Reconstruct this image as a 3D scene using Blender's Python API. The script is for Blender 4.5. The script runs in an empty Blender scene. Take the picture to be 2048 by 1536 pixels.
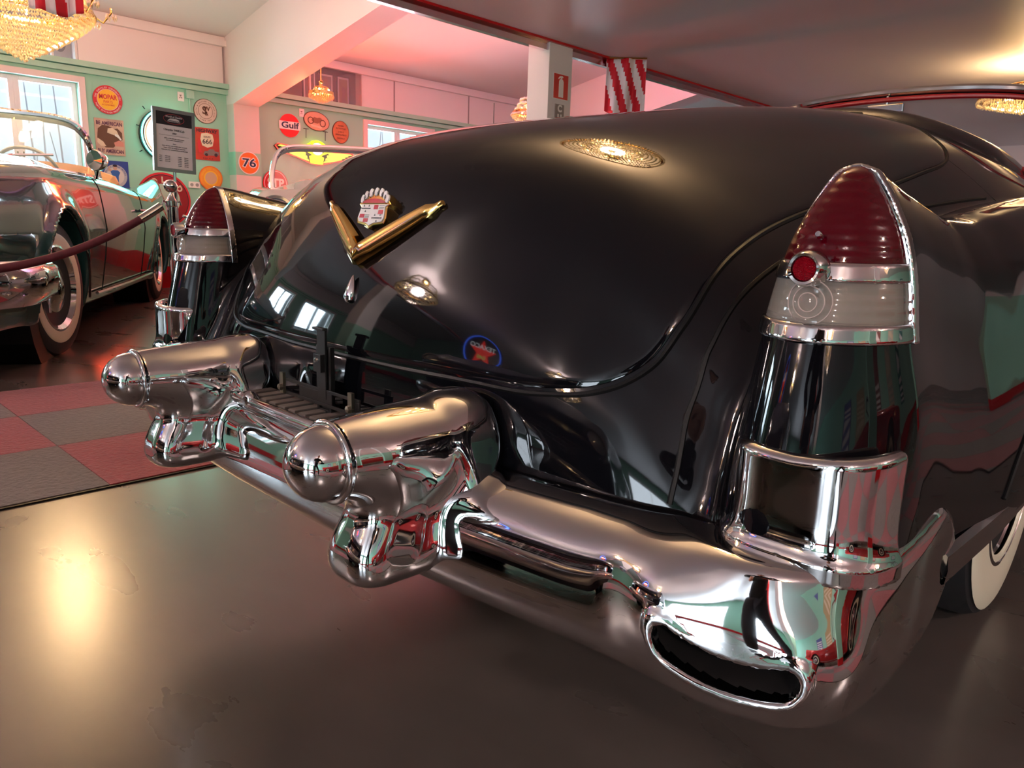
import bpy, bmesh, math, random
import numpy as np
from mathutils import Vector, Matrix
random.seed(7)
S = bpy.context.scene
COL = S.collection
PI = math.pi

# ------------------------------------------------------------------ camera
def look_matrix(yaw, pit, rol):
    cy, sy, cp, sp = math.cos(yaw), math.sin(yaw), math.cos(pit), math.sin(pit)
    fwd = Vector((-sy*cp, cy*cp, -sp)); right = Vector((cy, sy, 0)); up = right.cross(fwd)
    c, s = math.cos(rol), math.sin(rol)
    r2 = c*right + s*up; u2 = -s*right + c*up
    return Matrix((r2, u2, -fwd)).transposed()
cam_data = bpy.data.cameras.new('camera'); cam = bpy.data.objects.new('camera', cam_data); COL.objects.link(cam)
cam.matrix_world = Matrix.Translation((1.146, 0, .91)) @ look_matrix(*[math.radians(a) for a in (43.949, 11.820, 1.841)]).to_4x4()
cam_data.sensor_width = 36; cam_data.lens = 36*1487.5/2048; cam_data.clip_start = .02
S.camera = cam
# ------------------------------------------------------------------ view, world
S.view_settings.view_transform = 'Standard'; S.view_settings.look = 'None'
S.view_settings.gamma = 1; S.view_settings.exposure = EXPOSURE = 1.22
S.view_settings.use_curve_mapping = False
try:
    S.cycles.use_denoising = True; S.cycles.denoiser = 'OPENIMAGEDENOISE'
    S.cycles.max_bounces = 8; S.cycles.glossy_bounces = 6; S.cycles.transparent_max_bounces = 12; S.cycles.use_adaptive_sampling = True; S.cycles.adaptive_threshold = .02
    S.cycles.sample_clamp_indirect = 6; S.cycles.caustics_reflective = False
except Exception: pass
W = bpy.data.worlds.new('world'); S.world = W; W.use_nodes = True
nt = W.node_tree; bg = nt.nodes['Background']
tc = nt.nodes.new('ShaderNodeTexCoord'); sx = nt.nodes.new('ShaderNodeSeparateXYZ'); cr = nt.nodes.new('ShaderNodeValToRGB')
nt.links.new(tc.outputs['Generated'], sx.inputs[0]); nt.links.new(sx.outputs['Z'], cr.inputs[0]); nt.links.new(cr.outputs[0], bg.inputs[0])
cr.color_ramp.elements[0].position = 0; cr.color_ramp.elements[0].color = (.62,.88,1,1)
cr.color_ramp.elements[1].position = .4; cr.color_ramp.elements[1].color = (.85,.93,1,1)
bg.inputs[1].default_value = .42
def lamp(kind, loc, power, color, size=.1, rot=None, sy=None, name='lamp'):
    d = bpy.data.lights.new(name, kind); d.energy = power; d.color = color
    if kind == 'POINT': d.shadow_soft_size = size
    if kind == 'AREA':
        d.size = size
        if sy: d.shape = 'RECTANGLE'; d.size_y = sy
    o = bpy.data.objects.new(name, d); o.location = loc
    if rot: o.rotation_euler = rot
    COL.objects.link(o); return o
# daylight entering through the windows of the left wall (lamps stand outside the panes)
WINS = [(-4.6,-3.3), (-2.6,-1.3), (1.75,3.03), (7.08,8.36), (12,13.3)]
for a, b in WINS:
    lamp('AREA', (-9.5,(a+b)/2,2.1), 85, (.66,.86,1), b-a, (0,-PI/2+.25,0), 1.1, 'daylight')
# added fill lamps, no fitting modelled, that wash the hall pink and violet
lamp('AREA', (-4.3, 3.5, 2.85), 82, (1,.44,.45), .12, (0,PI-.6,0), 12, 'pink_fill')
lamp('AREA', (-4.25, 7.5, 2.75), 25, (.6,.25,1), .12, (0,PI,0), 2, 'violet_fill')


# ------------------------------------------------------------------ materials
MATS = {}
def mat(name, col=(.5,.5,.5), rough=.5, metal=0, emit=None, es=1, coat=0, trans=0, ior=1.45, alpha=1, noise=None, bump=None, spec=None):
    if name in MATS: return MATS[name]
    m = bpy.data.materials.new(name); m.use_nodes = True; n = m.node_tree; p = n.nodes['Principled BSDF']
    p.inputs['Base Color'].default_value = (*col,1); p.inputs['Roughness'].default_value = rough; p.inputs['Metallic'].default_value = metal
    p.inputs['Coat Weight'].default_value = coat; p.inputs['Coat Roughness'].default_value = .02
    p.inputs['Transmission Weight'].default_value = trans; p.inputs['IOR'].default_value = ior; p.inputs['Alpha'].default_value = alpha
    if spec is not None: p.inputs['Specular IOR Level'].default_value = spec
    if emit: p.inputs['Emission Color'].default_value = (*emit,1); p.inputs['Emission Strength'].default_value = es
    if noise or bump:
        t = n.nodes.new('ShaderNodeTexCoord'); z = n.nodes.new('ShaderNodeTexNoise'); n.links.new(t.outputs['Object'], z.inputs['Vector'])
        z.inputs['Detail'].default_value = 6
    if noise:
        sc, c2 = noise; z.inputs['Scale'].default_value = sc
        r = n.nodes.new('ShaderNodeValToRGB'); r.color_ramp.elements[0].color = (*col,1); r.color_ramp.elements[1].color = (*c2,1)
        r.color_ramp.elements[0].position = .35; r.color_ramp.elements[1].position = .68
        n.links.new(z.outputs[0], r.inputs[0]); n.links.new(r.outputs[0], p.inputs['Base Color'])
    if bump:
        sc, st = bump
        if not noise: z.inputs['Scale'].default_value = sc
        b = n.nodes.new('ShaderNodeBump'); b.inputs['Strength'].default_value = st; b.inputs['Distance'].default_value = .01
        n.links.new(z.outputs[0], b.inputs['Height']); n.links.new(b.outputs[0], p.inputs['Normal'])
    MATS[name] = m; return m
BLACK = mat('black_lacquer', (.003,.003,.004), .035, 0, spec=.44)
CHROME = mat('chrome', (.66,.65,.65), .035, 1)
GOLD = mat('gold', (.95,.62,.2), .09, 1)
RUBBER = mat('black_rubber', (.004,.004,.004), .45, spec=.2)
DARK = mat('dark_steel', (.03,.028,.026), .42, .6)
DARKIN = mat('black_interior', (.004,.003,.003), .8)  # near-black matte inside the exhaust outlets and behind the grilles
WHITE = mat('white_paint', (.75,.72,.70), .5)
IVORY = mat('ivory_whitewall', (.80,.76,.58), .45)
TYRE = mat('tyre_rubber', (.012,.012,.013), .6)
PINKWALL = mat('pale_wall', (.80,.74,.73), .6)
MINT = mat('mint_wall', (.31,.62,.47), .55)
REDP = mat('red_paint', (.5,.008,.012), .25)
# concrete floor: brown-grey, sealed, faint stains
def floor_mat():
    m = bpy.data.materials.new('sealed_concrete'); m.use_nodes = True; n = m.node_tree; p = n.nodes['Principled BSDF']
    t = n.nodes.new('ShaderNodeTexCoord')
    a = n.nodes.new('ShaderNodeTexNoise'); a.inputs['Scale'].default_value = .9; a.inputs['Detail'].default_value = 8; a.inputs['Roughness'].default_value = .6
    b = n.nodes.new('ShaderNodeTexNoise'); b.inputs['Scale'].default_value = 2.6; b.inputs['Detail'].default_value = 6; b.inputs['Distortion'].default_value = .4
    mp = n.nodes.new('ShaderNodeMapping'); mp.inputs['Rotation'].default_value = (0,0,.5); mp.inputs['Scale'].default_value = (.8,1.5,1)
    n.links.new(t.outputs['Object'], mp.inputs[0])
    for q in (a,b): n.links.new(mp.outputs[0], q.inputs['Vector'])
    r = n.nodes.new('ShaderNodeValToRGB'); e = r.color_ramp.elements
    e[0].position=.3; e[0].color=(.078,.062,.053,1); e[1].position=.72; e[1].color=(.125,.10,.087,1)
    n.links.new(a.outputs[0], r.inputs[0])
    r2 = n.nodes.new('ShaderNodeValToRGB'); r2.color_ramp.elements[0].position=.30; r2.color_ramp.elements[0].color=(.62,.60,.58,1); r2.color_ramp.elements[1].position=.70; r2.color_ramp.elements[1].color=(1,1,1,1)
    n.links.new(b.outputs[0], r2.inputs[0])
    x = n.nodes.new('ShaderNodeMix'); x.data_type='RGBA'; x.blend_type='MULTIPLY'; x.inputs[0].default_value=.5
    n.links.new(r.outputs[0], x.inputs[6]); n.links.new(r2.outputs[0], x.inputs[7]); n.links.new(x.outputs[2], p.inputs['Base Color'])
    r3 = n.nodes.new('ShaderNodeMapRange'); r3.inputs[3].default_value=.25; r3.inputs[4].default_value=.31
    n.links.new(b.outputs[0], r3.inputs[0]); n.links.new(r3.outputs[0], p.inputs['Roughness'])
    p.inputs['Coat Weight'].default_value = .42; p.inputs['Coat Roughness'].default_value = .24
    return m
FLOOR = floor_mat()

# ------------------------------------------------------------------ object helpers
def props(o, label=None, cat=None, group=None, kind=None):
    if label: o['label'] = label
    if cat: o['category'] = cat
    if group: o['group'] = group
    if kind: o['kind'] = kind
    return o
def empty(name, loc, label, cat, rot=0, group=None):
    o = bpy.data.objects.new(name, None); o.location = loc; o.rotation_euler = (0,0,rot); COL.objects.link(o)
    o.empty_display_size = .1
    return props(o, label, cat, group)
def link(name, me, m, parent=None, smooth=False):
    o = bpy.data.objects.new(name, me)
    if m: 
        for q in (m if isinstance(m,(list,tuple)) else [m]): me.materials.append(q)
    COL.objects.link(o)
    if parent: o.parent = parent
    if smooth: me.polygons.foreach_set('use_smooth', [True]*len(me.polygons))
    return o
class MB:
    """collects simple shapes into one mesh"""
    def __init__(s): s.v=[]; s.f=[]; s.mi=[]; s.cur=0
    def add(s, v, f):
        k=len(s.v); s.v += [tuple(p) for p in v]; s.f += [tuple(i+k for i in q) for q in f]; s.mi += [s.cur]*len(f); return s
    def box(s, a, b, M=None):
        x0,y0,z0=a; x1,y1,z1=b
        v=[(x0,y0,z0),(x1,y0,z0),(x1,y1,z0),(x0,y1,z0),(x0,y0,z1),(x1,y0,z1),(x1,y1,z1),(x0,y1,z1)]
        if M: v=[M@Vector(p) for p in v]
        return s.add(v,[(3,2,1,0),(4,5,6,7),(0,1,5,4),(1,2,6,5),(2,3,7,6),(3,0,4,7)])
    def prism(s, poly, t0, t1, fn):
        """poly 2D extruded between t0,t1; fn(u,v,t)->point"""
        n=len(poly); v=[fn(u,w,t0) for u,w in poly]+[fn(u,w,t1) for u,w in poly]
        return s.add(v,[tuple(range(n))[::-1], tuple(range(n,2*n))]+[(i,(i+1)%n,n+(i+1)%n,n+i) for i in range(n)])
    def lathe(s, prof, n=24, M=None, cap=True):
        """prof: (r,z)"""
        v=[(r*math.cos(2*PI*i/n), r*math.sin(2*PI*i/n), z) for r,z in prof for i in range(n)]
        if M: v=[M@Vector(p) for p in v]
        f=[(j*n+i,j*n+(i+1)%n,(j+1)*n+(i+1)%n,(j+1)*n+i) for j in range(len(prof)-1) for i in range(n)]
        if cap:
            f += [tuple(range(n))[::-1], tuple((len(prof)-1)*n+i for i in range(n))]
        return s.add(v,f)
    def tube(s, pts, r, n=8, closed=False):
        P=[Vector(p) for p in pts]; m=len(P); R = r if isinstance(r,(list,tuple)) else [r]*m
        v=[]; up=None
        for i,p in enumerate(P):
            t=(P[(i+1)%m]-P[i-1]) if closed else (P[min(i+1,m-1)]-P[max(i-1,0)])
            t.normalize()
            if up is None: up=Vector((0,0,1)) if abs(t.z)<.9 else Vector((1,0,0))
            a=t.cross(up); 
            if a.length<1e-6: a=t.orthogonal()
            a.normalize(); b=a.cross(t); up=b
            for k in range(n):
                c=2*PI*k/n; v.append(p+(a*math.cos(c)+b*math.sin(c))*R[i])
        f=[(j*n+k,j*n+(k+1)%n,((j+1)%m)*n+(k+1)%n,((j+1)%m)*n+k) for j in range(m if closed else m-1) for k in range(n)]
        if not closed: f += [tuple(range(n))[::-1], tuple((m-1)*n+k for k in range(n))]
        return s.add(v,f)
    def build(s, name, m, parent=None, smooth=False, bevel=0):
        me=bpy.data.meshes.new(name); me.from_pydata(s.v,[],s.f); 
        me.polygons.foreach_set('material_index', s.mi)
        bm=bmesh.new(); bm.from_mesh(me); bmesh.ops.recalc_face_normals(bm, faces=bm.faces)
        if bevel: bmesh.ops.bevel(bm, geom=[e for e in bm.edges if len(e.link_faces)==2 and e.calc_face_angle(0)>.5], offset=bevel, segments=2, affect='EDGES', profile=.6)
        bm.to_mesh(me); bm.free()
        o=link(name, me, m, parent, smooth)
        if smooth:
            try: me.set_sharp_from_angle(angle=math.radians(35))
            except Exception: pass
        return o
def cr(pts, n, closed=False):
    """Catmull-Rom through points, n samples per span"""
    P=np.array(pts,float); m=len(P); out=[]
    for i in range(m if closed else m-1):
        if closed: a,b,c,d=P[(i-1)%m],P[i],P[(i+1)%m],P[(i+2)%m]
        else: a,b,c,d=P[max(i-1,0)],P[i],P[i+1],P[min(i+2,m-1)]
        for t in np.arange(n)/n:
            out.append(.5*((2*b)+(c-a)*t+(2*a-5*b+4*c-d)*t*t+(3*b-a-3*c+d)*t**3))
    if not closed: out.append(P[-1])
    return np.array(out)
def text(body, size, m, parent, M, name='lettering', ext=.002, font_w=0, fit=None):
    c=bpy.data.curves.new('t','FONT'); c.body=body; c.size=size; c.extrude=ext; c.align_x='CENTER'; c.align_y='CENTER'; c.offset=font_w; c.resolution_u=3
    o=bpy.data.objects.new('t',c); COL.objects.link(o); dg=bpy.context.evaluated_depsgraph_get()
    me=bpy.data.meshes.new_from_object(o.evaluated_get(dg)); bpy.data.objects.remove(o)
    if fit:
        xs=[v.co.x for v in me.vertices]; k=fit/(max(xs)-min(xs)); 
        for v in me.vertices: v.co.x*=k
    me.transform(M); me.materials.clear()
    return link(name, me, m, parent)

# ------------------------------------------------------------------ implicit surfaces
f32=np.float32
def smin(a,b,k):
    h=np.clip(.5+.5*(b-a)/k,0,1); return b+(a-b)*h-k*h*(1-h)
def smax(a,b,k): return -smin(-a,-b,k)
def dense(xs,ys,n=600,warp=1.0):
    """monotone cubic resampling of a knot table"""
    x=np.array(xs,float); y=np.array(ys,float); h=np.diff(x); d=np.diff(y)/h; m=np.zeros(len(x))
    for i in range(1,len(x)-1):
        if d[i-1]*d[i]>0: w1=2*h[i]+h[i-1]; w2=h[i]+2*h[i-1]; m[i]=(w1+w2)/(w1/d[i-1]+w2/d[i])
    m[0]=d[0]; m[-1]=d[-1]
    X=x[0]+(x[-1]-x[0])*np.linspace(0,1,n)**warp; k=np.clip(np.searchsorted(x,X,side='right')-1,0,len(x)-2); t=(X-x[k])/h[k]
    Y=(2*t**3-3*t**2+1)*y[k]+(t**3-2*t**2+t)*h[k]*m[k]+(-2*t**3+3*t**2)*y[k+1]+(t**3-t**2)*h[k]*m[k+1]
    return X,Y
def sstep(a,b,x):
    t=np.clip((x-a)/(b-a),0,1); return t*t*(3-2*t)
def sdf2(poly, lo, hi, h=.004):
    """signed distance to closed polygon as a bilinear lookup"""
    P=np.array(poly,float); xs=np.arange(lo[0],hi[0]+h,h); ys=np.arange(lo[1],hi[1]+h,h)
    X,Y=np.meshgrid(xs,ys,indexing='ij'); D=np.full(X.shape,1e9); ins=np.zeros(X.shape,bool)
    for i in range(len(P)):
        a=P[i]; b=P[(i+1)%len(P)]; e=b-a; L=e@e
        if L<1e-12: continue
        t=np.clip(((X-a[0])*e[0]+(Y-a[1])*e[1])/L,0,1)
        D=np.minimum(D,(X-a[0]-t*e[0])**2+(Y-a[1]-t*e[1])**2)
        c=((a[1]>Y)!=(b[1]>Y)); 
        if c.any(): ins^= c&(X<(b[0]-a[0])*(Y-a[1])/(b[1]-a[1]+1e-12)+a[0])
    G=np.where(ins,-np.sqrt(D),np.sqrt(D)).astype(f32); nx,ny=G.shape
    def f(x,y):
        u=np.clip((x-lo[0])/h,0,nx-1.001); v=np.clip((y-lo[1])/h,0,ny-1.001)
        i=u.astype(np.int32); j=v.astype(np.int32); u=u-i; v=v-j
        return (G[i,j]*(1-u)*(1-v)+G[i+1,j]*u*(1-v)+G[i,j+1]*(1-u)*v+G[i+1,j+1]*u*v)
    return f
def grad(f,P,e=.0015):
    g=np.stack([f(*(P+d).T)-f(*(P-d).T) for d in np.eye(3)*e],1)/(2*e); return g
def project(f,P,off=0,it=3):
    P=np.array(P,float)
    for _ in range(it):
        g=grad(f,P); v=f(*P.T)-off; n=np.maximum((g*g).sum(1),.05); P=P-g*(v/n)[:,None]
    return P
def iso_mesh(name, f, lo, hi, h, m, parent=None, mi=None, refine=2, keep=None):
    """surface nets on the implicit function f"""
    ax=[np.arange(lo[i],hi[i]+h,h,dtype=f32) for i in range(3)]
    nx,ny,nz=[len(a) for a in ax]
    V=np.empty((nx,ny,nz),f32); step=max(1,int(1.5e6/(ny*nz)))
    for i in range(0,nx,step):
        X,Y,Z=np.meshgrid(ax[0][i:i+step],ax[1],ax[2],indexing='ij'); V[i:i+step]=f(X,Y,Z)
    Vs=V<0
    c=[Vs[a:nx-1+a,b:ny-1+b,d:nz-1+d] for a in (0,1) for b in (0,1) for d in (0,1)]
    s=sum(q.astype(np.int8) for q in c); act=(s>0)&(s<8)
    I=np.argwhere(act); idx=np.full(act.shape,-1,np.int32); idx[act]=np.arange(len(I))
    acc=np.zeros((len(I),3)); cnt=np.zeros(len(I))
    cv=lambda o: V[I[:,0]+o[0],I[:,1]+o[1],I[:,2]+o[2]]
    cor=[(a,b,d) for a in (0,1) for b in (0,1) for d in (0,1)]
    for p in cor:
        for k in range(3):
            if p[k]==0:
                q=list(p); q[k]=1; a=cv(p); b=cv(q); x=(a<0)!=(b<0)
                t=np.where(x,a/np.where(x,a-b,1),0)
                pos=np.array(p,float)[None]+np.zeros((len(I),3)); pos[:,k]+=t
                acc[x]+=pos[x]; cnt+=x
    P=np.array(lo)+(I+acc/cnt[:,None])*h
    faces=[]
    for k in range(3):
        a=[slice(1,-1)]*3; a[k]=slice(0,-1)
        lo_=Vs[tuple(slice(1,n-1) if j!=k else slice(0,n-1) for j,n in enumerate((nx,ny,nz)))]
        hi_=Vs[tuple(slice(1,n-1) if j!=k else slice(1,n) for j,n in enumerate((nx,ny,nz)))]
        E=np.argwhere(lo_!=hi_); fl=lo_[tuple(E.T)]
        B=E.copy()
        for j in range(3):
            if j!=k: B[:,j]+=1
        u,v=(k+1)%3,(k+2)%3
        def at(du,dv):
            Q=B.copy(); Q[:,u]-=du; Q[:,v]-=dv; return idx[tuple(Q.T)]
        F=np.stack([at(1,1),at(0,1),at(0,0),at(1,0)],1); F[~fl]=F[~fl][:,::-1]
        faces.append(F)
    F=np.concatenate(faces)
    for _ in range(refine): 
        P2=project(f,P,0,1); d=P2-P; L=np.linalg.norm(d,axis=1,keepdims=True); P=P+d*np.minimum(1,h*.5/np.maximum(L,1e-9))
    if keep is not None:
        kf=keep(P[F].mean(1)); F=F[kf]; used=np.unique(F); rm=np.full(len(P),-1); rm[used]=np.arange(len(used)); P=P[used]; F=rm[F]
    N=grad(f,P); N/=np.maximum(np.linalg.norm(N,axis=1,keepdims=True),1e-9)
    me=bpy.data.meshes.new(name); me.vertices.add(len(P)); me.vertices.foreach_set('co',P.astype(f32).ravel())
    me.loops.add(4*len(F)); me.loops.foreach_set('vertex_index',F.ravel().astype(np.int32))
    me.polygons.add(len(F)); me.polygons.foreach_set('loop_start',np.arange(0,4*len(F),4,dtype=np.int32)); 
    try: me.polygons.foreach_set('loop_total',np.full(len(F),4,np.int32))
    except Exception: pass
    me.update(calc_edges=True)
    o=link(name,me,m,parent,True)
    if mi is not None: me.polygons.foreach_set('material_index',mi(P[F].mean(1)).astype(np.int32))
    me.normals_split_custom_set_from_vertices(N.tolist())
    return o
# ================================================================== BLACK CAR
prof = cr([(.735,.50),(.735,.60),(.743,.69),(.768,.788),(.794,.85),(.817,.90),(.845,.965),(.892,1.03),(.97,1.075),(1.1,1.112),(1.4,1.165),(1.8,1.228),(2.15,1.268),(2.5,1.287),(2.9,1.27),(3.3,1.21),(3.8,1.12),(4.6,1.07),(5.3,1.02),(5.85,.93),(6.1,.75),(6.12,.5)],24)
PROF = sdf2(np.vstack([prof,[(6.12,.2),(.735,.2)]]), (.5,.0), (6.5,1.6), .005)
A_, B_, PW = .086, .655, 2.79
ZR = ([.8,.9,1.03,1.12,1.2,1.3,1.45,1.65,2.0,2.6,3.4,4.4,5.4,5.9,6.2],[.993,.993,.973,.958,.946,.946,.962,.985,1.015,1.03,1.03,1.0,.97,.92,.80])
H_ = [0,.006,.017,.05,.083,.125,.185,.27,.39,.6]
WO1=[.0,.014,.023,.043,.058,.069,.078,.098,.113,.116]; WI1=[.0,.014,.023,.043,.058,.069,.078,.086,.095,.10]
WO2=[.0,.045,.065,.095,.115,.130,.143,.150,.150,.140]
DD=[.0,.02,.035,.062,.080,.095,.113,.135,.16,.18]
ZR=dense(*ZR); _H=H_; H_,WO1=dense(_H,WO1,800,2); WI1=dense(_H,WI1,800,2)[1]; WO2=dense(_H,WO2,800,2)[1]; DD=dense(_H,DD,800,2)[1]
def pod(x,y,z):
    a=np.abs(x); t=sstep(.95,1.6,y); xc=.815-.015*t
    h=np.interp(y,*ZR)-z; hp=np.maximum(h,0)
    w1=np.interp(hp,H_,WO1); w2=np.interp(hp,H_,WO2); wi=np.interp(hp,H_,WI1)
    dx=a-xc; W=np.where(dx>0, w1+(w2-w1)*t, wi+(w2-wi)*t)
    D=np.interp(hp,H_,DD); dy=np.maximum(np.maximum(.9-y,0)*W/np.maximum(D,1e-3), np.maximum(y-6.0,0))
    r=np.sqrt(dx*dx+dy*dy)-W
    return np.where(h>0,r*.8,np.sqrt(r*r*.6+h*h))
def hull(x,y,z):
    a=np.abs(x); d=PROF(y-A_*x*x, z+B_*a**PW)*.85
    return smax(d, a-.74, .04)
CABIN=lambda x,y,z: smax(smax(np.abs(x)-.62, np.abs(y-3.55)-.62, .15), .72-z, .02)
def body(x,y,z):
    f=smin(hull(x,y,z), pod(x,y,z), .045)
    # outer skin: the doors and quarter panels
    side=smax(smax(np.abs(x)-.86, np.abs(y-3.5)-2.35,.05), z-.85, .03)
    f=smin(f, side, .02)
    f=np.maximum(f,.50-z-.02*sstep(1,1.3,y))
    return smax(f, -CABIN(x,y,z), .03)
def lens_cut(x,y,z):   # space taken by the tail lamps
    return np.maximum(np.maximum(y-.893, .806-z), .70-np.abs(x))
def body_cut(x,y,z): return np.maximum(body(x,y,z), -lens_cut(x,y,z))
car = empty('black_car', (0,2.6,0), 'glossy black 1950s convertible with bullet bumper guards and a gold trunk crest', 'car')
def reparent(o):   # parts are modelled in world space; keep them there under the car's origin
    o.parent=car; o.matrix_parent_inverse=Matrix.Translation((0,-2.6,0)); return o
class _P: pass
def part(o,label=None):
    reparent(o)
    if label: o['label']=label
    return o
part(iso_mesh('body', body_cut, (-.99,.62,.44), (.99,2.05,1.32), .0085, BLACK), 'black lacquered tail and rear fenders')
part(iso_mesh('cabin_body', body_cut, (-1.0,2.045,.44), (1.0,6.25,1.36), .02, BLACK), 'black lacquered doors and hood')
# ---- trunk lid, laid over the body inside its own outline
sp=np.concatenate([[0],np.cumsum(np.linalg.norm(np.diff(prof,axis=0),axis=1))])
def to_xs(P):
    q=np.array([P[1]-A_*P[0]**2, P[2]+B_*abs(P[0])**PW]); k=np.argmin(((prof-q)**2).sum(1)); return (P[0], sp[k])
def from_xs(x,s):
    y=np.interp(s,sp,prof[:,0]); z=np.interp(s,sp,prof[:,1]); return np.stack([x, y+A_*x*x, z-B_*np.abs(x)**PW],1)
right=[(0,.74,.683),(.2,.745,.683),(.38,.765,.684),(.48,.79,.688),(.545,.815,.70),(.59,.845,.735),(.612,.86,.79),(.622,.885,.84),(.625,.945,.885),(.625,1.05,.925),(.622,1.2,.962),(.62,1.4,1.0),(.62,1.6,1.036),(.612,1.8,1.07),(.60,1.98,1.105),(.565,2.12,1.145),(.50,2.22,1.18),(.38,2.33,1.23),(.2,2.38,1.268),(0,2.40,1.285)]
# snap to the hull along z so the (x,s) inversion is exact
out=[to_xs((x,y,z)) for x,y,z in right]
full=out+[(-x,s) for x,s in out[-2:0:-1]]
OUT=cr(full,5,True)
cen=np.array([0,(out[0][1]+out[-1][1])/2])
def lid_pts(r,off):
    q=cen+(OUT-cen)*r; return project(body,from_xs(q[:,0],q[:,1]),off,3)
rings=[(r,.0032) for r in (.02,.06,.12,.2,.28,.36,.44,.52,.6,.68,.75,.81,.86,.9,.93,.955,.972,.985)]+[(.993,.0028),(.998,.0012),(1.0,-.003)]
V=[];n=len(OUT)
for r,o_ in rings: V+=lid_pts(r,o_).tolist()
mb=MB(); mb.add(V,[(j*n+i,j*n+(i+1)%n,(j+1)*n+(i+1)%n,(j+1)*n+i) for j in range(len(rings)-1) for i in range(n)]+[tuple(range(n))])
lid=part(mb.build('trunk_lid',BLACK,None,True),'black trunk lid')
seam=lid_pts(1.006,.000)
part(MB().tube(seam,.0042,6,True).build('trunk_lid_seal',RUBBER,None,True))
# ---- welt between deck and fenders
W0=[(.655,.825,.56),(.66,.825,.64),(.662,.83,.70),(.664,.85,.76),(.668,.885,.80),(.672,.95,.845),(.676,1.05,.885),(.68,1.2,.925),(.68,1.5,.97),(.685,2.0,1.0)]
for sg in (1,-1):
    q=cr(W0,6); q[:,0]*=sg; q=project(body,q,-.001,4)
    part(MB().tube(q,.0045,6).build('fender_welt',RUBBER,None,True))
# ---- bullets and guards
GR=dense([.48,.56,.64,.74],[.050,.0585,.066,.071])
def guard_f(x,y,z):
    a=np.abs(x)-.337; zc=.606-.004*sstep(.5,.7,y)
    r=np.interp(y,*GR)
    b=np.sqrt(a*a+(z-zc)**2)-r; b=smax(smax(b,.497-y,.006),y-.735,.02)
    lip=np.sqrt((np.sqrt(a*a+(z-.606)**2)-.0525)**2+(y-.500)**2)-.0042
    # fin under the bullet, slightly waisted, with a rounded toe
    hx=.046+.012*sstep(.56,.44,z); y0=.515+.035*sstep(.46,.56,z)
    fin=smax(smax(np.abs(a)-hx, y0-y, .045), smax(.425-z, z-.62,.01), .03); fin=smax(fin,y-.74,.01)
    # swept flange that grips the bar
    sw=.620+.070*np.clip((z-.46)/.2,-.3,1.2)+.30*np.maximum(np.abs(a)-.03,0)
    fl=smax(smax(np.abs(a)-(.038+.064*sstep(.655,.52,z)-.02*sstep(.48,.42,z)), np.abs(y-sw-.024)-.020,.014), smax(z-.655, .465-z,.012), .028)
    f=smin(b,fin,.045); f=smin(f,fl,.045); return smin(f,lip,.004)
def cap_f(x,y,z):
    a=np.abs(x)-.337; zz=z-.606; t=(y-.494)
    e=np.sqrt(a*a+zz*zz+(np.minimum(t,0)*.98)**2)-.0505
    return smax(e, y-.520,.002)
# ---- bumper
plan=[(0,.615),(.2,.617),(.35,.624),(.5,.638),(.6,.650),(.70,.664),(.77,.674),(.83,.690),(.88,.718),(.915,.768),(.933,.84),(.940,.93),(.938,1.03),(.928,1.085),(.905,1.11),(.87,1.11),(.85,1.0),(.83,.9),(.80,.86),(.7,.84),(.5,.82),(.3,.81),(0,.80)]
pr=cr(plan,12); PLAN=sdf2(np.vstack([pr,[(-x,y) for x,y in pr[::-1]]]),(-.2,.4),(1.2,1.4),.003)
backl=cr([(0,.735),(.35,.745),(.5,.757),(.62,.765),(.72,.77),(.8,.80),(.86,.88)],5)
GV=dense([-.3,0,.08,.17,.27,.38,.5,.6,.7,.8,.88,.94,1.0,1.3],[.09,.05,.021,.007,.001,0,.003,.0075,.0135,.023,.040,.065,.11,.24])
def bumper_f(x,y,z,mouth=True):
    a=np.abs(x); d=PLAN(a,y)
    s=sstep(.60,.84,a); zt=.574+.026*s*sstep(.75,1.0,y); zb=.390+.045*s*sstep(.75,1.05,y)
    v=(z-zb)/(zt-zb)
    g=np.interp(v,*GV)*(1-.88*s)
    ke=.07*sstep(.96,1.09,y); f=smax(smax(d+g, z-zt,.012+ke), zb-z,.02+ke)
    # back edge of the top face
    f=np.maximum(f, (y-(.738+.06*np.minimum(a,.75)**2*1.0))*.9-.6*np.maximum(a-.76,0)*8)
    # recess between the guards for the step pad
    # swelling round the exhaust outlet
    ux,uy=.955,.297; px=a-.800; py=y-.735; u=px*ux+py*uy; w=-px*uy+py*ux     # u along the outlet, w into the car
    du=np.maximum(np.abs(u)-.066,0); zz=z-.480+.10*u
    sw=np.sqrt(du*du+zz*zz+w*w)-.060
    f=smin(f,sw,.045)
    if mouth:
        zm=zz+.012+.013*(1-(u/.066)**2)
        st=np.sqrt(np.maximum(np.abs(u)-.060,0)**2+zm**2)-.0165
        lip=np.sqrt((st-.006)**2+(w+.062-.12*zm)**2)-.0070
        f=smin(f,lip,.006)
        f=smax(f, -np.maximum(st, w-.06), .003)
    return f
def st_of(P):
    a=np.abs(P[:,0]); px=a-.8; py=P[:,1]-.735; u=px*.955+py*.297; w=-px*.297+py*.955; zz=P[:,2]-.480+.10*u
    st=np.sqrt(np.maximum(np.abs(u)-.060,0)**2+(zz+.012+.013*(1-(u/.066)**2))**2)-.0165
    return ((st<.0015)&(w>-.052)).astype(int)
for sg in (1,-1):
    lo=(.0 if sg>0 else -1.0,.5,.35); hi=(1.0 if sg>0 else .0,1.16,.64)
part(iso_mesh('bumper_bar', bumper_f, (-.98,.58,.35),(.98,1.16,.63),.0055,[CHROME,DARKIN],None,st_of),'chrome rear bumper bar')
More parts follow.
